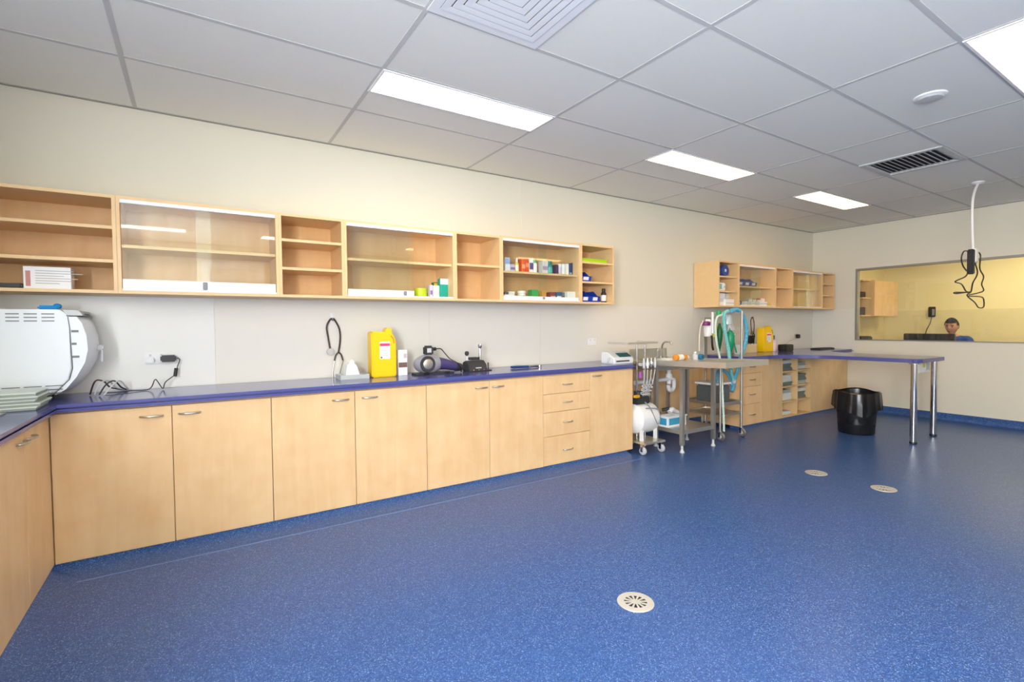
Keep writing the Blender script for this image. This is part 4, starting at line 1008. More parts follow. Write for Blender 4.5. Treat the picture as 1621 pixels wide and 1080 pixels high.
# ---- otoscope charging base
ox, oy = 2.06, -.23
t = thing('otoscope_charger', 'dark charging base with two upright otoscope handles', 'charger', (ox, oy, oz))
build('base', G().prism([(oy-.07, oz+.0005), (oy+.06, oz+.0005), (oy+.055, oz+.08), (oy-.01, oz+.095), (oy-.055, oz+.06), (oy-.07, oz+.02)], ox-.095, ox+.085, 'x', .006), M_DARK, t)
build('top_block', G().box(ox-.05, ox+.04, oy-.015, oy+.05, oz+.0955, oz+.12, .008), M_DARK, t)
build('name_plate', G().box(ox-.03, ox+.025, oy-.0705, oy-.062, oz+.028, oz+.036, .001), M_LGREY, t)
for k in range(3): build('indicator', G().cyl((ox-.05+.05*k, oy-.066, oz+.014), (ox-.05+.05*k, oy-.073, oz+.014), .005), [cm((210, 120, 60)), cm((90, 170, 90)), cm((200, 90, 60))][k], t)
for (u, h, m2) in ((-.075, .155, M_LGREY), (.055, .215, M_CHROME)):
    hd = build('handle', G().lathe([(.013, oz+.085), (.014, oz+.10), (.012, oz+h-.05), (.010, oz+h-.02)], (ox+u, oy+.01, 0), 16), m2, t)
    build('head', G().lathe([(.008, oz+h-.02), (.017, oz+h-.01), (.019, oz+h+.008), (.012, oz+h+.02)], (ox+u, oy+.01, 0), 16), M_DARK if u < 0 else M_CHROME, hd)
build('side_post', G().cyl((ox+.12, oy-.02, oz+.008), (ox+.12, oy-.02, oz+.07), .006).box(ox+.0855, ox+.14, oy-.05, oy+.01, oz+.0005, oz+.008), M_DARK, t)
build('lead', G().tube([(ox-.09, oy, oz+.06), (ox-.112, oy-.01, oz+.045), (ox-.118, oy-.01, oz+.02), (ox-.118, oy-.03, oz+.007)], .004, 6, 5), M_BLACK, t)
# ---- blue clipper and scissors
a = on(802, 583, 2, ZT); b = on(834, 582.5, 2, ZT); c = on(850, 581, 2, ZT)
t = thing('nail_clipper', 'blue handled steel clipper lying on the long worktop', 'clipper', ((a.x+b.x)/2, a.y, ZT))
build('handle', G().tube([(a.x, -.27, ZT+.014), (a.x+.06, -.275, ZT+.015), (b.x, -.28, ZT+.013)], .012, 10, 4).tube([(a.x, -.24, ZT+.014), (a.x+.06, -.25, ZT+.015), (b.x, -.275, ZT+.013)], .011, 10, 4), mat('clipper_blue', (20, 62, 120), .4), t)
build('jaw', G().tube([(b.x, -.278, ZT+.012), (b.x+.04, -.28, ZT+.014), (c.x, -.27, ZT+.012)], .010, 8, 3).lathe([(.008, -.012), (.02, -.01), (.02, .008), (.008, .01)], (c.x, -.27, ZT+.0135), 14, 'z'), M_CHROME, t)

# ================================================================== sink corner
ws = thing('sink_bench', 'stainless sink bench with steel upstand against the back wall', 'sink', (4.5, -.25, 0))
g = G(); bx0, bx1, by0, by1 = 4.03, 4.82, -.50, -.010; z0, z1 = .862, .895
g.box(bx0, bx1, by1-.09, by1, z0, z1).box(bx0, bx1, by0, by0+.05, z0, z1).box(bx0, bx0+.12, by0+.05, by1-.09, z0, z1).box(bx1-.12, bx1, by0+.05, by1-.09, z0, z1)
build('deck', g, M_STEEL, ws, smooth=False)
ix0, ix1, iy0, iy1 = bx0+.12, bx1-.12, by0+.05, by1-.09; zb = .80
g = G().box(ix0, ix1, iy0, iy1, zb-.004, zb)
g.box(ix0, ix0+.004, iy0, iy1, zb, z0).box(ix1-.004, ix1, iy0, iy1, zb, z0).box(ix0+.004, ix1-.004, iy0, iy0+.004, zb, z0).box(ix0+.004, ix1-.004, iy1-.004, iy1, zb, z0)
build('bowl', g, M_DSTEEL, ws, smooth=False)
build('upstand', G().box(4.17, 4.81, -.0225, -.0098, .8955, 1.010, .002), M_STEEL, ws)
for x in (bx0+.04, bx1-.04): build('leg', G().box(x-.016, x+.016, -.08, -.048, .0, z0-.0005), M_DSTEEL, ws)
build('tap', G().cyl((4.98-.3, -.06, z1), (4.98-.3, -.06, z1+.02), .025).tube([(4.68, -.06, z1+.02), (4.68, -.06, z1+.14), (4.68, -.10, z1+.19), (4.68, -.18, z1+.19), (4.68, -.2, z1+.16)], .01, 10, 5), M_CHROME, ws)
# drain pipe with trap
pu = on(1059, 590, 1, -.22); pt_ = on(1075, 608, 1, -.22); pl = on(1030, 604, 1, -.22)
tr = build('waste_trap', G().tube([(pu.x, -.22, zb-.005), (pu.x, -.22, pu.z-.13)], .026, 14)
      .tube([(pl.x-.25, -.22, pl.z), (pu.x-.05, -.22, pl.z+.006), (pu.x+.06, -.22, pl.z+.006), (pu.x+.085, -.22, pl.z-.02), (pu.x+.085, -.22, pl.z-.09), (pu.x+.05, -.22, pl.z-.125), (pu.x+.0, -.22, pl.z-.115), (pu.x-.012, -.22, pl.z-.06)], .024, 12, 4), M_WHITE, ws)
for (x, z) in ((pu.x, pl.z+.045), (pl.x+.02, pl.z)):
    build('collar', G().cyl((x-.02, -.22, z), (x+.02, -.22, z), .034) if z == pl.z else G().cyl((x, -.22, z-.02), (x, -.22, z+.025), .038), M_WHITE, tr)
# maple back board under the sink
single('back_board', G().box(3.70, 5.52, -.0075, -.0003, .10, .855), M_WOOD, 'maple back board on the wall under the stainless sink', 'board')
bpy.data.objects['back_board'].name = 'back_board'

# ---- stainless prep table, slopes a little toward the sink
tb = thing('prep_table', 'stainless prep table with an overhanging lipped top and lower shelf', 'table', (4.32, -.85, 0))
X0, X1, Yn, Yf = 3.975, 4.655, -1.375, -.52
zn, zf_ = .935, .905
def zt(y): return zf_+(zn-zf_)*(y-Yf)/(Yn-Yf)
def slab(g, x0, x1, y0, y1, a, b):
    g._add([(x0, y0, zt(y0)+a), (x1, y0, zt(y0)+a), (x1, y1, zt(y1)+a), (x0, y1, zt(y1)+a), (x0, y0, zt(y0)+b), (x1, y0, zt(y0)+b), (x1, y1, zt(y1)+b), (x0, y1, zt(y1)+b)],
           [(3,2,1,0), (4,5,6,7), (0,1,5,4), (1,2,6,5), (2,3,7,6), (3,0,4,7)])
g = G(); slab(g, X0+.012, X1-.012, Yn+.012, Yf, -.012, 0); top = build('table_top', g, M_STEEL, tb, smooth=False)
g = G(); slab(g, X0, X0+.0118, Yn, Yf, -.038, .014); slab(g, X1-.0118, X1, Yn, Yf, -.038, .014); slab(g, X0+.0118, X1-.0118, Yn, Yn+.0118, -.038, .014)
build('raised_lip', g, M_STEEL, top, smooth=False)
lp = [on(1080, 718, 2, 0), on(1129, 706, 2, 0)]
yl = (lp[0].y+lp[1].y)/2
LX = (lp[0].x+.02, lp[1].x-.0); LY = (yl+.01, -.475)
for x in LX:
    for y in LY:
        lg = build('leg', G().box(x-.0185, x+.0185, y-.0185, y+.0185,   .075, min(.861, zt(y)-.0125)), M_DSTEEL, tb, smooth=False)
        build('foot', G().cyl((x, y, .03), (x, y, .075), .013).lathe([(.024, 0), (.024, .008), (.012, .03)], (x, y, 0), 16), M_LGREY, lg)
build('lower_shelf', G().box(LX[0]-.017, LX[1]+.017, LY[0]-.017, LY[1]+.017, .185, .225).box(LX[0]+.02, LX[1]-.02, LY[0]-.0172, LY[0]-.0169, .2, .22), M_STEEL, tb, smooth=False)
build('cross_rail', G().box(LX[0]+.0187, LX[1]-.0187, LY[0]-.008, LY[0]+.008, zt(LY[0])-.075, zt(LY[0])-.05), M_DSTEEL, tb, smooth=False)
# tray and instruments on the lower shelf
t = thing('instrument_tub', 'white tub with a blue panel on the lower shelf of the prep table', 'tub', (4.19, -.74, .226))
z = .2258
g = G(); ux0, ux1, uy0, uy1 = LX[0]-.012, LX[0]+.28, -.64, -.503
g.box(ux0, ux1, uy0, uy1, z, z+.005).box(ux0, ux1, uy0, uy0+.005, z+.005, z+.11).box(ux0, ux1, uy1-.005, uy1, z+.005, z+.11).box(ux0, ux0+.005, uy0+.005, uy1-.005, z+.005, z+.11).box(ux1-.005, ux1, uy0+.005, uy1-.005, z+.005, z+.11)
g.box(ux0-.008, ux1+.008, uy0-.008, uy0-.0002, z+.098, z+.112)
build('tub_body', g, M_WHITE, t, smooth=False)
build('blue_panel', G().box(ux0-.0009, ux0-.0001, uy0+.015, uy1-.015, z+.02, z+.09).box(ux0+.02, ux1-.02, uy0-.0009, uy0-.0001, z+.02, z+.09), cm((60, 160, 200)), t, smooth=False)
t = thing('clipper_unit', 'white corded hand clipper resting across the instrument tub', 'clipper', (4.25, -.58, .338))
build('body', G().tube([(4.16, -.60, .375), (4.20, -.60, .40), (4.25, -.59, .38), (4.32, -.58, .356)], lambda s: .028-.008*s, 12, 4), M_WHITE, t)
build('blade', G().box(4.31, 4.36, -.60, -.56, .345, .357, .002), M_STEEL, t)
build('dark_grip', G().tube([(4.10, -.56, .40), (4.16, -.59, .41)], .018, 10), M_DARK, t)
# bottles on the prep table
zz = zt(-.62)+.0005
t = thing('scrub_bottle', 'orange scrub bottle lying on the prep table', 'bottle', (4.35, -.6, zz))
build('body', G().lathe([(.02, 0), (.032, .005), (.032, .16), (.028, .18), (.013, .19), (.013, .20)], (4.24, -.60, zz+.033), 18, 'x'), cm((232, 150, 50)), t)
build('white_label', G().lathe([(.0322, .04), (.0326, .041), (.0326, .12), (.0322, .121)], (4.24, -.60, zz+.033), 18, 'x'), cm((240, 238, 230)), t)
build('cap', G().lathe([(.016, .2005), (.016, .222)], (4.24, -.60, zz+.033), 14, 'x'), M_WHITE, t)
zz2 = zt(-.70)+.0005
t = thing('spray_bottle', 'clear spray bottle with a blue trigger on the prep table', 'bottle', (4.50, -.66, zz2))
build('body', G().lathe([(.027, zz2), (.029, zz2+.005), (.029, zz2+.05), (.012, zz2+.065), (.012, zz2+.072)], (4.50, -.66, 0), 18), cm((206, 206, 216)), t)
build('cap', G().lathe([(.015, zz2+.0722), (.015, zz2+.088)], (4.50, -.66, 0), 14), M_WHITE, t)
t = thing('tape_roll', 'blue tape roll standing beside the clear spray bottle', 'roll', (4.58, -.69, zz2))
build('roll', G().lathe([(.016, -.02), (.030, -.02), (.030, .02), (.016, .02)], (4.565, -.685, zz2+.0305), 22, 'y'), cm((30, 120, 170)), t)
build('core', G().lathe([(.0158, -.0205), (.0158, .0205)], (4.565, -.685, zz2+.0305), 16, 'y'), cm((20, 70, 90)), t)

# ---- dental cart with compressor tank
cx0, cx1, cy0, cy1 = 3.74, 3.955, -.66, -.20
dc = thing('dental_cart', 'white wheeled dental cart with compressor tank and hanging handpieces', 'cart', (3.85, -.45, 0))
cx0, cx1, cy0, cy1 = 3.70, 3.965, -.70, -.22
build('base_plate', G().box(cx0-.01, cx1+.02, cy0, cy1, .105, .125, .004), M_STEEL, dc)
for (x, y) in ((cx0+.01, cy0+.05), (cx1-.01, cy0+.03), (cx0+.02, cy1-.04), (cx1-.01, cy1-.04)):
    cs = build('caster', G().lathe([(.012, -.018), (.036, -.014), (.04, -.008), (.04, .008), (.036, .014), (.012, .018)], (x, y, .0402), 22, 'x'), M_LGREY, dc)
    build('fork', G().box(x-.024, x-.0185, y-.014, y+.014, .035, .095).box(x+.0185, x+.024, y-.014, y+.014, .035, .095).box(x-.024, x+.024, y-.016, y+.016, .0952, .1048), M_CHROME, cs)
tk = on(1030, 666, 1, -.50)
tx, ty, tz, tr_ = 3.855, -.49, .335, .155
tank = build('air_tank', G().lathe([(.01, -.17), (.06, -.166), (.11, -.15), (tr_-.006, -.12), (tr_, -.095), (tr_, .095), (tr_-.006, .12), (.11, .15), (.06, .166), (.01, .17)], (tx, ty, tz), 36, 'x'), mat('tank_white', (232, 232, 230), .25), dc)
for x in (tx-.1, tx+.1):
    for y in (ty-.1, ty+.1): build('tank_foot', G().box(x-.014, x+.014, y-.014, y+.014, .1255, .245), M_WHITE, dc)
build('compressor_head', G().box(tx-.13, tx+.06, ty-.07, ty+.08, tz+tr_-.005, tz+tr_+.07, .01).cyl((tx-.04, ty, tz+tr_+.07), (tx-.04, ty, tz+tr_+.12), .045), M_DARK, dc)
build('tank_hose', G().tube([(tx-.02, ty-.06, tz+tr_+.02), (tx-.0, ty-.12, tz+.12), (tx+.03, ty-.152, tz+.02), (tx+.08, ty-.152, tz-.05), (tx+.11, ty-.15, tz+.02), (tx+.10, ty-.135, tz+.09), (tx+.03, ty-.125, tz+.11), (tx-.06, ty-.12, tz+.115)], .006, 8, 6), M_GREY, dc)
build('air_line', G().tube([(tx+.07, ty-.09, tz+.12), (tx+.15, ty-.12, tz+.05), (tx+.168, ty-.06, tz+.0)], .006, 8, 5), M_DARK, dc)
for x in (tx-.03, tx+.09): build('mast', G().cyl((x, ty+.03, .126), (x, ty+.03, 1.10), .009, n=12), M_CHROME, dc)
a = on(979, 543, 1, ty); b = on(1026, 543, 1, ty)
trz = a.z
build('top_tray', G().box(a.x, b.x, ty-.13, ty+.15, trz-.014, trz-.008, .002).box(a.x, b.x, ty-.13, ty-.124, trz-.008, trz+.006).box(a.x, a.x+.006, ty-.124, ty+.15, trz-.008, trz+.006).box(b.x-.006, b.x, ty-.124, ty+.15, trz-.008, trz+.006), M_STEEL, dc, smooth=False)
hb = on(1018, 573, 1, ty-.06)
bar = build('holder_bar', G().box(tx-.10, tx+.115, ty-.09, ty-.05, .875, .905, .006), M_LGREY, dc)
for k in range(4):
    x = tx-.075+.055*k
    hs = build('handpiece', G().lathe([(.007, .85), (.013, .87), (.014, .905), (.010, .93), (.006, .955)], (x, ty-.105, 0), 14), [M_LGREY, M_WHITE, M_CHROME, M_LGREY][k], dc)
    g = G(); pts = [Vector((x, ty-.105, .84))]
    for j in range(1, 60):
        s = j/60; sw = .012+.010*s
        pts.append(Vector((x+(tx-.0-x)*s*.55+sw*math.cos(j*.9)*(s > .45), ty-.105+.08*s*s+sw*math.sin(j*.9)*(s > .45), .84-.33*s)))
    build('hose', g.tube(pts, .005, 6), M_LGREY, hs)
build('purple_valve', G().cyl((tx-.12, ty-.10, .76), (tx-.12, ty-.10, .82), .018), cm((150, 80, 160)), dc)
build('yellow_valve', G().box(tx-.17, tx-.11, ty-.09, ty-.05, tz+tr_+.07, tz+tr_+.095, .004), cm((220, 170, 30)), dc)
build('suction_rod', G().cyl((tx+.17, ty+.02, .5), (tx+.17, ty+.02, .80), .006, n=8).tube([(tx+.17, ty+.02, .5), (tx+.16, ty+.03, .42), (tx+.10, ty+.05, .40)], .006, 8, 4), M_CHROME, dc)
# console on the worktop end
a = on(972, 577, 1, -.46); b = on(1003, 577, 1, -.46)
t = thing('dental_console', 'white dental control console with a teal screen on the worktop end', 'console', ((a.x+b.x)/2, -.4, ZT))
build('case', G().prism([(-.46, ZT+.0006), (-.27, ZT+.0006), (-.27, ZT+.115), (-.36, ZT+.115), (-.46, ZT+.06)], a.x, b.x, 'x', .008), M_WHITE, t)
build('screen', G().prism([(-.4490, ZT+.068), (-.385, ZT+.1035), (-.3864, ZT+.1055), (-.4504, ZT+.070)], a.x+.09, b.x-.02, 'x'), cm((24, 96, 96)), t)
build('front_slot', G().box(a.x+.03, b.x-.06, -.4612, -.4601, ZT+.02, ZT+.034), M_DARK, t)
build('handle', G().tube([(a.x+.01, -.40, ZT+.06), (a.x-.03, -.41, ZT+.05), (a.x-.045, -.42, ZT+.018)], .008, 8, 4), M_LGREY, t)

# ---- anaesthetic trolley
ax0, ax1, ay0, ay1 = 4.86, 5.255, -.715, -.24
at = thing('anaesthetic_trolley', 'stainless anaesthetic trolley on castors with blue breathing hoses', 'trolley', ((ax0+ax1)/2, (ay0+ay1)/2, 0))
for (x, y) in ((ax0, ay0), (ax1, ay0), (ax0, ay1), (ax1, ay1)):
    zt_ = 1.44 if x == ax1 and y == ay0 else (.80 if x == ax0 and y == ay0 else .84)
    build('post', G().cyl((x, y, .10), (x, y, zt_), .0135, n=14), M_DSTEEL, at)
    cs = build('caster', G().lathe([(.012, -.016), (.042, -.014), (.047, -.006), (.047, .006), (.042, .014), (.012, .016)], (x, y-.012, .0472), 24, 'x'), M_DSTEEL, at)
    build('hub', G().cyl((x-.018, y-.012, .0472), (x+.018, y-.012, .0472), .018), M_LGREY, cs)
    build('fork', G().box(x-.024, x-.0185, y-.016, y+.012, .04, .10).box(x+.0185, x+.024, y-.016, y+.012, .04, .10).box(x-.0185, x+.0185, y-.006, y+.012, .0955, .1005), M_CHROME, cs)
for z, th_ in ((.27, .014), (.385, .03), (.80, .02)):
    sh = build('shelf', G().box(ax0+.0, ax1-.0, ay0+.014, ay1-.014, z, z+.004), M_STEEL, at, smooth=False)
    g = G().box(ax0, ax1, ay0-.004, ay0+.0138, z-.004, z+th_).box(ax0, ax1, ay1-.0138, ay1+.004, z-.004, z+th_).box(ax0-.004, ax0+.012, ay0+.0138, ay1-.0138, z-.004, z+th_).box(ax1-.012, ax1+.004, ay0+.0138, ay1-.0138, z-.004, z+th_)
    build('shelf_rail', g, M_STEEL, sh, smooth=False)
# rear column
pc = on(1115, 530, 1, -.32)
build('column', G().box(pc.x-.028, pc.x+.028, -.34, -.29, .8045, 1.34), M_DSTEEL, at, smooth=False)
build('head_bar', G().box(pc.x-.02, ax1+.02, -.335, -.30, 1.34, 1.37, .004).box(ax1-.01, ax1+.01, ay0, -.30, 1.40, 1.425, .003).box(ax1-.012, ax1+.012, -.335, -.30, 1.3705, 1.425), M_DSTEEL, at)
# vaporizer
vx = on(1121, 515, 1, -.40)
vp = build('vaporizer', G().lathe([(.03, 1.14), (.045, 1.15), (.05, 1.24), (.045, 1.30), (.03, 1.35)], (vx.x, -.40, 0), 20), M_WHITE, at)
build('purple_ring', G().lathe([(.0505, 1.275), (.053, 1.28), (.053, 1.315), (.0505, 1.32)], (vx.x-.045, -.40, 0), 20).cyl((vx.x-.05, -.41, 1.275), (vx.x-.05, -.41, 1.325), .03), cm((128, 40, 110)), vp)
build('yellow_dial', G().lathe([(.03, 1.13), (.04, 1.135), (.04, 1.27), (.03, 1.275)], (vx.x+.10, -.41, 0), 18), cm((210, 200, 40)), vp)
build('flow_tube', G().cyl((vx.x+.0, -.46, 1.18), (vx.x+.0, -.46, 1.43), .016), mat('clear_acrylic', (225, 228, 230), .1), vp)
build('lever', G().tube([(vx.x-.02, -.46, 1.16), (vx.x-.018, -.47, 1.04), (vx.x+.0, -.47, .99)], .012, 8, 3), M_BLACK, vp)
# absorber head
hx = on(1157, 500, 1, -.55)
ab = build('absorber', G().lathe([(.045, 1.28), (.06, 1.285), (.06, 1.36), (.05, 1.40), (.02, 1.415)], (hx.x, -.50, 0), 24), mat('clear_grey', (196, 204, 210), .12), at)
build('valve', G().cyl((hx.x+.02, -.52, 1.18), (hx.x+.02, -.52, 1.2795), .03).cyl((hx.x+.045, -.54, 1.17), (hx.x+.075, -.55, 1.16), .014), M_LGREY, ab)
build('gauge', G().cyl((hx.x-.02, -.575, 1.24), (hx.x-.02, -.59, 1.24), .03), M_LGREY, ab)
build('bracket', G().box(hx.x-.02, ax1, -.54, -.52, 1.375, 1.395), M_DSTEEL, ab)
build('green_cap', G().cyl((hx.x-.16, -.50, 1.405), (hx.x-.16, -.50, 1.445), .032).cyl((hx.x-.16, -.50, 1.375), (hx.x-.16, -.50, 1.4048), .02), cm((34, 168, 100)), at)
build('elbow', G().tube([(hx.x-.16, -.50, 1.38), (hx.x-.10, -.51, 1.405), (hx.x-.02, -.51, 1.40)], .02, 10, 4), M_WHITE, at)
# breathing bags
M_GBAG = mat('green_rubber', (14, 150, 100), .4); M_GBAGD = mat('dark_green_rubber', (10, 96, 56), .4)
def bag(x, y, z1_, z0_, r, m_, nm):
    L = z1_-z0_
    build(nm, G().lathe([(.012, z1_), (.016, z1_-.03), (r*.8, z1_-.10*L-.03), (r, z1_-.3*L), (r*.9, z1_-.55*L), (r*.5, z1_-.8*L), (r*.2, z0_+.01), (.004, z0_)], (x, y, 0), 18), m_, at)
bag(hx.x+.005, -.54, 1.245, .92, .05, M_GBAG, 'breathing_bag')
bag(hx.x-.085, -.46, 1.30, .96, .036, M_GBAGD, 'breathing_bag')
build('bag_tail', G().tube([(hx.x+.03, -.54, 1.15), (hx.x+.075, -.55, 1.04), (hx.x+.10, -.56, .95)], .009, 8, 4), M_GBAG, at)
# corrugated hoses
M_HOSE = mat('hose_blue', (92, 176, 210), .35); M_HOSE2 = mat('hose_teal', (120, 196, 196), .35); M_HOSE3 = mat('hose_pale', (206, 226, 214), .4)
def hose(pts, r, m_, nm='breathing_hose'):
    P_ = catmull([Vector(p) for p in pts], 22)
    build(nm, G().tube(P_, lambda s: r*(1+.10*math.sin(s*len(P_)*1.6)), 10), m_, at)
yh = -.60
def W(px, py, y=None):
    v = on(px, py, 1, yh if y is None else y); return (v.x, v.y, v.z)
hose([W(1158, 492), W(1166, 490), W(1174, 496), W(1180, 510), W(1181.5, 528), W(1179, 546), W(1173, 565), W(1170, 578), W(1166, 590), W(1163, 600), W(1161, 612), W(1158, 620)], .022, M_HOSE)
hose([W(1152, 492, -.62), W(1147, 497, -.62), W(1146.5, 512, -.62), W(1149, 532, -.62), W(1153, 552, -.62), W(1155, 570, -.62), W(1157, 588, -.62), W(1161, 602, -.62)], .020, M_HOSE2)
hose([W(1136, 612, -.58), W(1135.5, 592, -.58), W(1141, 586, -.58), W(1149, 589, -.58), W(1156, 599, -.58), W(1159, 612, -.58)], .018, M_HOSE)
hose([W(1142, 499, -.64), W(1135, 503, -.64), W(1132.5, 520, -.64), W(1135, 545, -.64), W(1139, 565, -.64), W(1142, 590, -.66), W(1144, 630, -.73), W(1145.5, 660, -.745), W(1146, 683, -.75)], .012, M_HOSE3, 'scavenge_hose')
hose([W(1113, 508, -.42), W(1108.5, 520, -.42), W(1107, 540, -.42), W(1107, 556, -.42)], .008, cm((226, 220, 200)), 'gas_line')
build('y_piece', G().ball(W(1162, 604, -.61), .026, .022, .03), M_LGREY, at)
# steel canister on the shelf
t = thing('steel_canister', 'grey steel canister with a white rim on the trolley shelf', 'canister', (5.05, -.48, .39))
build('body', G().box(4.905, 5.19, -.62, -.36, .3895, .60, .02), mat('canister_grey', (112, 118, 122), .35, metal=.5), t)
build('rim', G().box(4.895, 5.20, -.63, -.35, .6005, .622, .006), M_WHITE, t)
# ---- rest of the peninsula worktop
t = thing('carton', 'cream storage box on the worktop behind the blue hose', 'box', (6.2, -.16, ZT))
a = on(1172, 545, 1, -.2); b = on(1200, 545, 1, -.2)
build('box', G().box(a.x, b.x-.02, -.2, -.09, ZT+.0006, ZT+.095, .003), cm((226, 206, 160)), t)
build('lid', G().box(a.x-.004, b.x-.016, -.204, -.086, ZT+.0955, ZT+.112, .003), cm((232, 216, 176)), t)
carton(1171.5, 1178.5, 546, ZT+.0006, -.30, (236, 234, 230), 'small white carton in front of the cream storage box', (90, 80, 130), (.8, 1.0), depth=.08)
q = on(1186.5, 538, 1, -.0085)
t = thing('wall_charger', 'black charger box on the wall beside the hanging stethoscope', 'charger', (q.x, -.03, q.z-.06))
build('box', G().box(q.x-.045, q.x+.04, -.06, -.0083, q.z-.05, q.z+.06, .006), M_BLACK, t)
build('lamp', G().cyl((q.x, -.0602, q.z+.03), (q.x, -.063, q.z+.03), .006), cm((60, 180, 90)), t)
bottle(1226.5, 1232, 531, ZT+.0006, -.22, (206, 190, 214), 'lilac pump bottle beside the second yellow container', cap=(70, 80, 150), lab=(226, 200, 214), neck=.35)
a = on(1244.5, 550, 1, -.32); b = on(1256.5, 550, 1, -.32)
t = thing('speaker_cube', 'small black box with a lead on the peninsula worktop', 'device', ((a.x+b.x)/2, -.27, ZT))
build('case', G().box(a.x, b.x, -.32, -.2, ZT+.0006, ZT+.095, .008), M_BLACK, t)
build('lead', G().tube([(b.x-.02, -.199, ZT+.03), (b.x+.05, -.15, ZT+.006), (b.x+.22, -.1, ZT+.02), (b.x+.32, -.05, ZT+.1), (7.80, -.035, 1.07)], .004, 6, 6), mat('lead_cream', (214, 206, 180), .5), t)
p = on(1260.5, 532.5, 1, -.0085); t = thing('wall_socket', 'black plug in a wall socket above the small black box', 'socket', (p.x, -.02, p.z-.04))
build('plate', G().box(p.x-.058, p.x+.058, -.016, -.0083, p.z-.038, p.z+.038, .003), mat('socket_cream', (205, 196, 172), .4), t)
build('plug', G().box(p.x-.04, p.x+.035, -.055, -.0162, p.z-.03, p.z+.03, .006), M_BLACK, t)
t = thing('keyboard', 'dark grey keyboard on the worktop against the far wall', 'keyboard', (7.95, -.33, ZT))
build('case', G().box(7.70, 8.14, -.40, -.26, ZT+.0006, ZT+.018, .004), M_DARK, t)
build('keys', G().box(7.72, 8.12, -.385, -.275, ZT+.0182, ZT+.023, .001), M_BLACK, t)

# ---- bin with liner
bc = on(1360, 690, 2, 0); bcx, bcy = bc.x+.17, bc.y+.10
t = thing('waste_bin', 'black ribbed waste bin with a black liner folded over its rim', 'bin', (bcx, bcy, 0))
n = 48; g = G(); vs = []; fs = []; prof = [(.175, .0005), (.18, .012), (.208, .46), (.20, .46), (.172, .02)]
for (r, z) in prof:
    for k in range(n):
        rr = r*(1+(.018 if k % 4 < 2 else 0)) if .3 > z > .005 or r == .18 else r
        a_ = 2*PI*k/n; vs.append((bcx+rr*math.cos(a_), bcy+rr*math.sin(a_), z))
L = len(prof)
fs = [(i*n+k, i*n+(k+1) % n, (i+1)*n+(k+1) % n, (i+1)*n+k) for i in range(L-1) for k in range(n)]+[tuple(range(n-1, -1, -1)), tuple(range((L-1)*n, L*n))]
g._add(vs, fs); build('tub', g, M_BLACK, t)
g = G(); vs = []; rr = random.Random(3); ph = [rr.uniform(0, 6.28) for _ in range(8)]
prof = [(.19, .12), (.193, .40), (.202, .485), (.216, .497), (.232, .485), (.240, .40), (.243, .33), (.243, .265)]
n = 72
for i, (r, z) in enumerate(prof):
    for k in range(n):
        a_ = 2*PI*k/n; am = (0, 0, .002, .003, .004, .006, .007, .008)[i]
        d_ = am*(math.sin(7*a_+ph[0])+.7*math.sin(13*a_+ph[1])+.5*math.sin(23*a_+ph[2]))
        dz = (.035*math.sin(2*a_+ph[3])+.02*math.sin(5*a_+ph[4])) if i == 7 else (.012*math.sin(3*a_+ph[5]) if i in (2, 3, 4) else 0)
        vs.append((bcx+(r+d_)*math.cos(a_), bcy+(r+d_)*math.sin(a_), z+dz))
fs = [(i*n+k, i*n+(k+1) % n, (i+1)*n+(k+1) % n, (i+1)*n+k) for i in range(len(prof)-1) for k in range(n)]+[tuple(range(n-1, -1, -1))]
g._add(vs, fs); build('liner', g, M_BAG, t)

# ---- floor drains
def drain(px, py, r, label):
    p = on(px, py, 2, 0); t = thing('floor_drain', label, 'drain', (p.x, p.y, 0))
    M_DR = mat('drain_steel', (206, 203, 194), .35, metal=.35)
    build('flange', G().lathe([(r*.62, .0004), (r, .0004), (r*.985, .003), (r*.8, .0045), (r*.62, .004), (r*.62, .0004)], (p.x, p.y, 0), 40, cap=False), M_DR, t)
    build('sump', G().cyl((p.x, p.y, .0003), (p.x, p.y, .0012), r*.63, n=32), M_BLACK, t)
    g = G().cyl((p.x, p.y, .0013), (p.x, p.y, .0042), r*.2, n=24)
    build('boss', g, M_DR, t)
    for k in range(12):
        a_ = 2*PI*k/12; c_, s_ = math.cos(a_), math.sin(a_); w_ = r*.036
        build('grate_bar', G()._add([(p.x+c_*r*u-s_*w_*v, p.y+s_*r*u+c_*w_*v, z) for z in (.0014, .0041) for (u, v) in ((.19, -1), (.64, -1.6), (.64, 1.6), (.19, 1))],
              [(3,2,1,0), (4,5,6,7), (0,1,5,4), (1,2,6,5), (2,3,7,6), (3,0,4,7)]), M_DR, t, smooth=False)
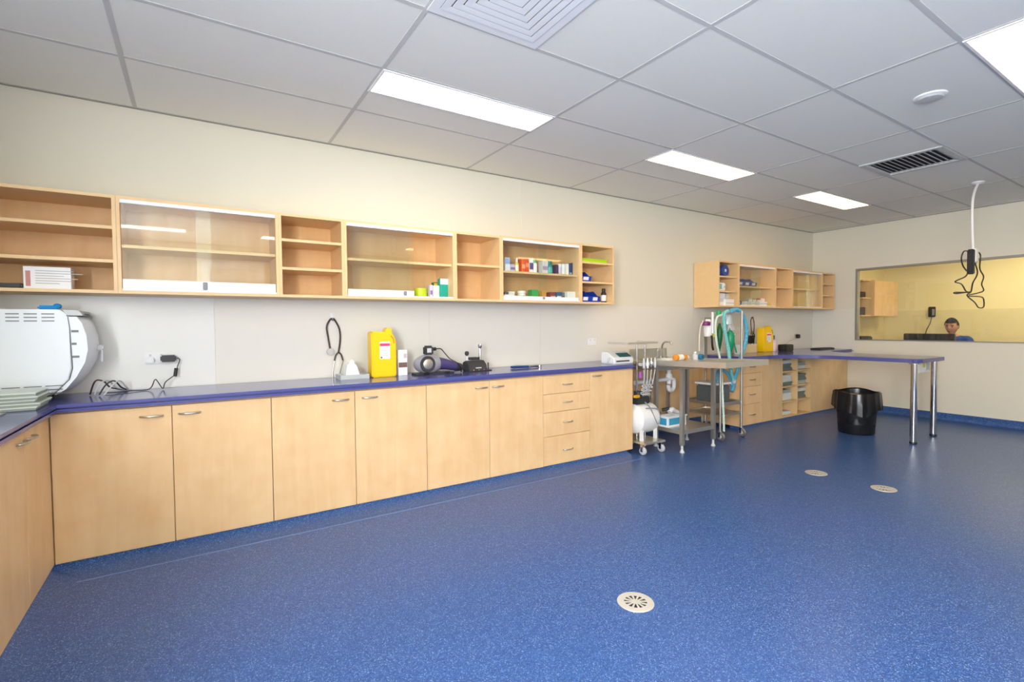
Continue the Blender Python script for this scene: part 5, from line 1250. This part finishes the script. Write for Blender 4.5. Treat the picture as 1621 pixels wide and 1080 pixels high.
drain(1006, 953.5, .085, 'round steel floor drain alone in the open floor')
drain(1292, 749, .085, 'round steel floor drain closer to the stainless table')
drain(1399, 774, .085, 'round steel floor drain in the open floor near the chrome legs')

# ---- ceiling pendant lead with power block
rp = on(1548, 288, 2, H)
t = thing('pendant_lead', 'white pendant cable with a power block and tangled black leads from the ceiling', 'power cable', (rp.x, rp.y, 1.2))
build('ceiling_rose', G().lathe([(.05, H-.0005), (.05, H-.01), (.035, H-.02), (.012, H-.03)], (rp.x, rp.y, 0), 24), M_WHITE, t)
def V(px, py, dx=0):       # points in the pendant's own vertical plane
    d_ = on(px, py, 1, rp.y); return Vector((d_.x+dx, rp.y, d_.z))
build('cable', G().tube([Vector((rp.x, rp.y, H-.025)), V(1544, 300), V(1540, 316), V(1539, 340), V(1539.5, 370), V(1540.5, 397)], .011, 10, 6), M_WHITE, t)
pb = V(1541, 405)
build('power_block', G().box(pb.x-.04, pb.x+.04, pb.y-.03, pb.y+.03, pb.z-.07, pb.z+.07, .008), M_WHITE, t)
build('plug', G().box(pb.x-.10, pb.x-.0405, pb.y-.025, pb.y+.025, pb.z-.19, pb.z+.06, .008).box(pb.x-.03, pb.x+.02, pb.y-.02, pb.y+.02, pb.z-.10, pb.z-.0702, .004), M_BLACK, t)
lead = lambda pts, r=.006: G().tube(pts, r, 6, 6)
build('lead', lead([V(1533, 398), V(1526, 398), V(1522, 408), V(1524, 420), V(1530, 429)]), M_BLACK, t)
build('lead', lead([V(1533, 430), V(1528, 438), V(1512, 446), V(1522, 450), V(1529, 461), V(1535, 463), V(1512, 463), V(1514, 465), V(1536, 462)]), M_BLACK, t)
build('lead', lead([V(1543, 416), V(1547, 428), V(1546, 437), V(1540, 448), V(1537, 462), V(1531, 468), V(1543, 479), V(1549, 487), V(1557, 486), V(1557, 474), V(1552, 470), V(1533, 469)]), M_BLACK, t)
build('lead', lead([V(1546, 398), V(1552, 404), V(1551, 425), V(1557, 438), V(1554, 450), V(1557, 460), V(1548, 464), V(1534, 467)]), M_BLACK, t)
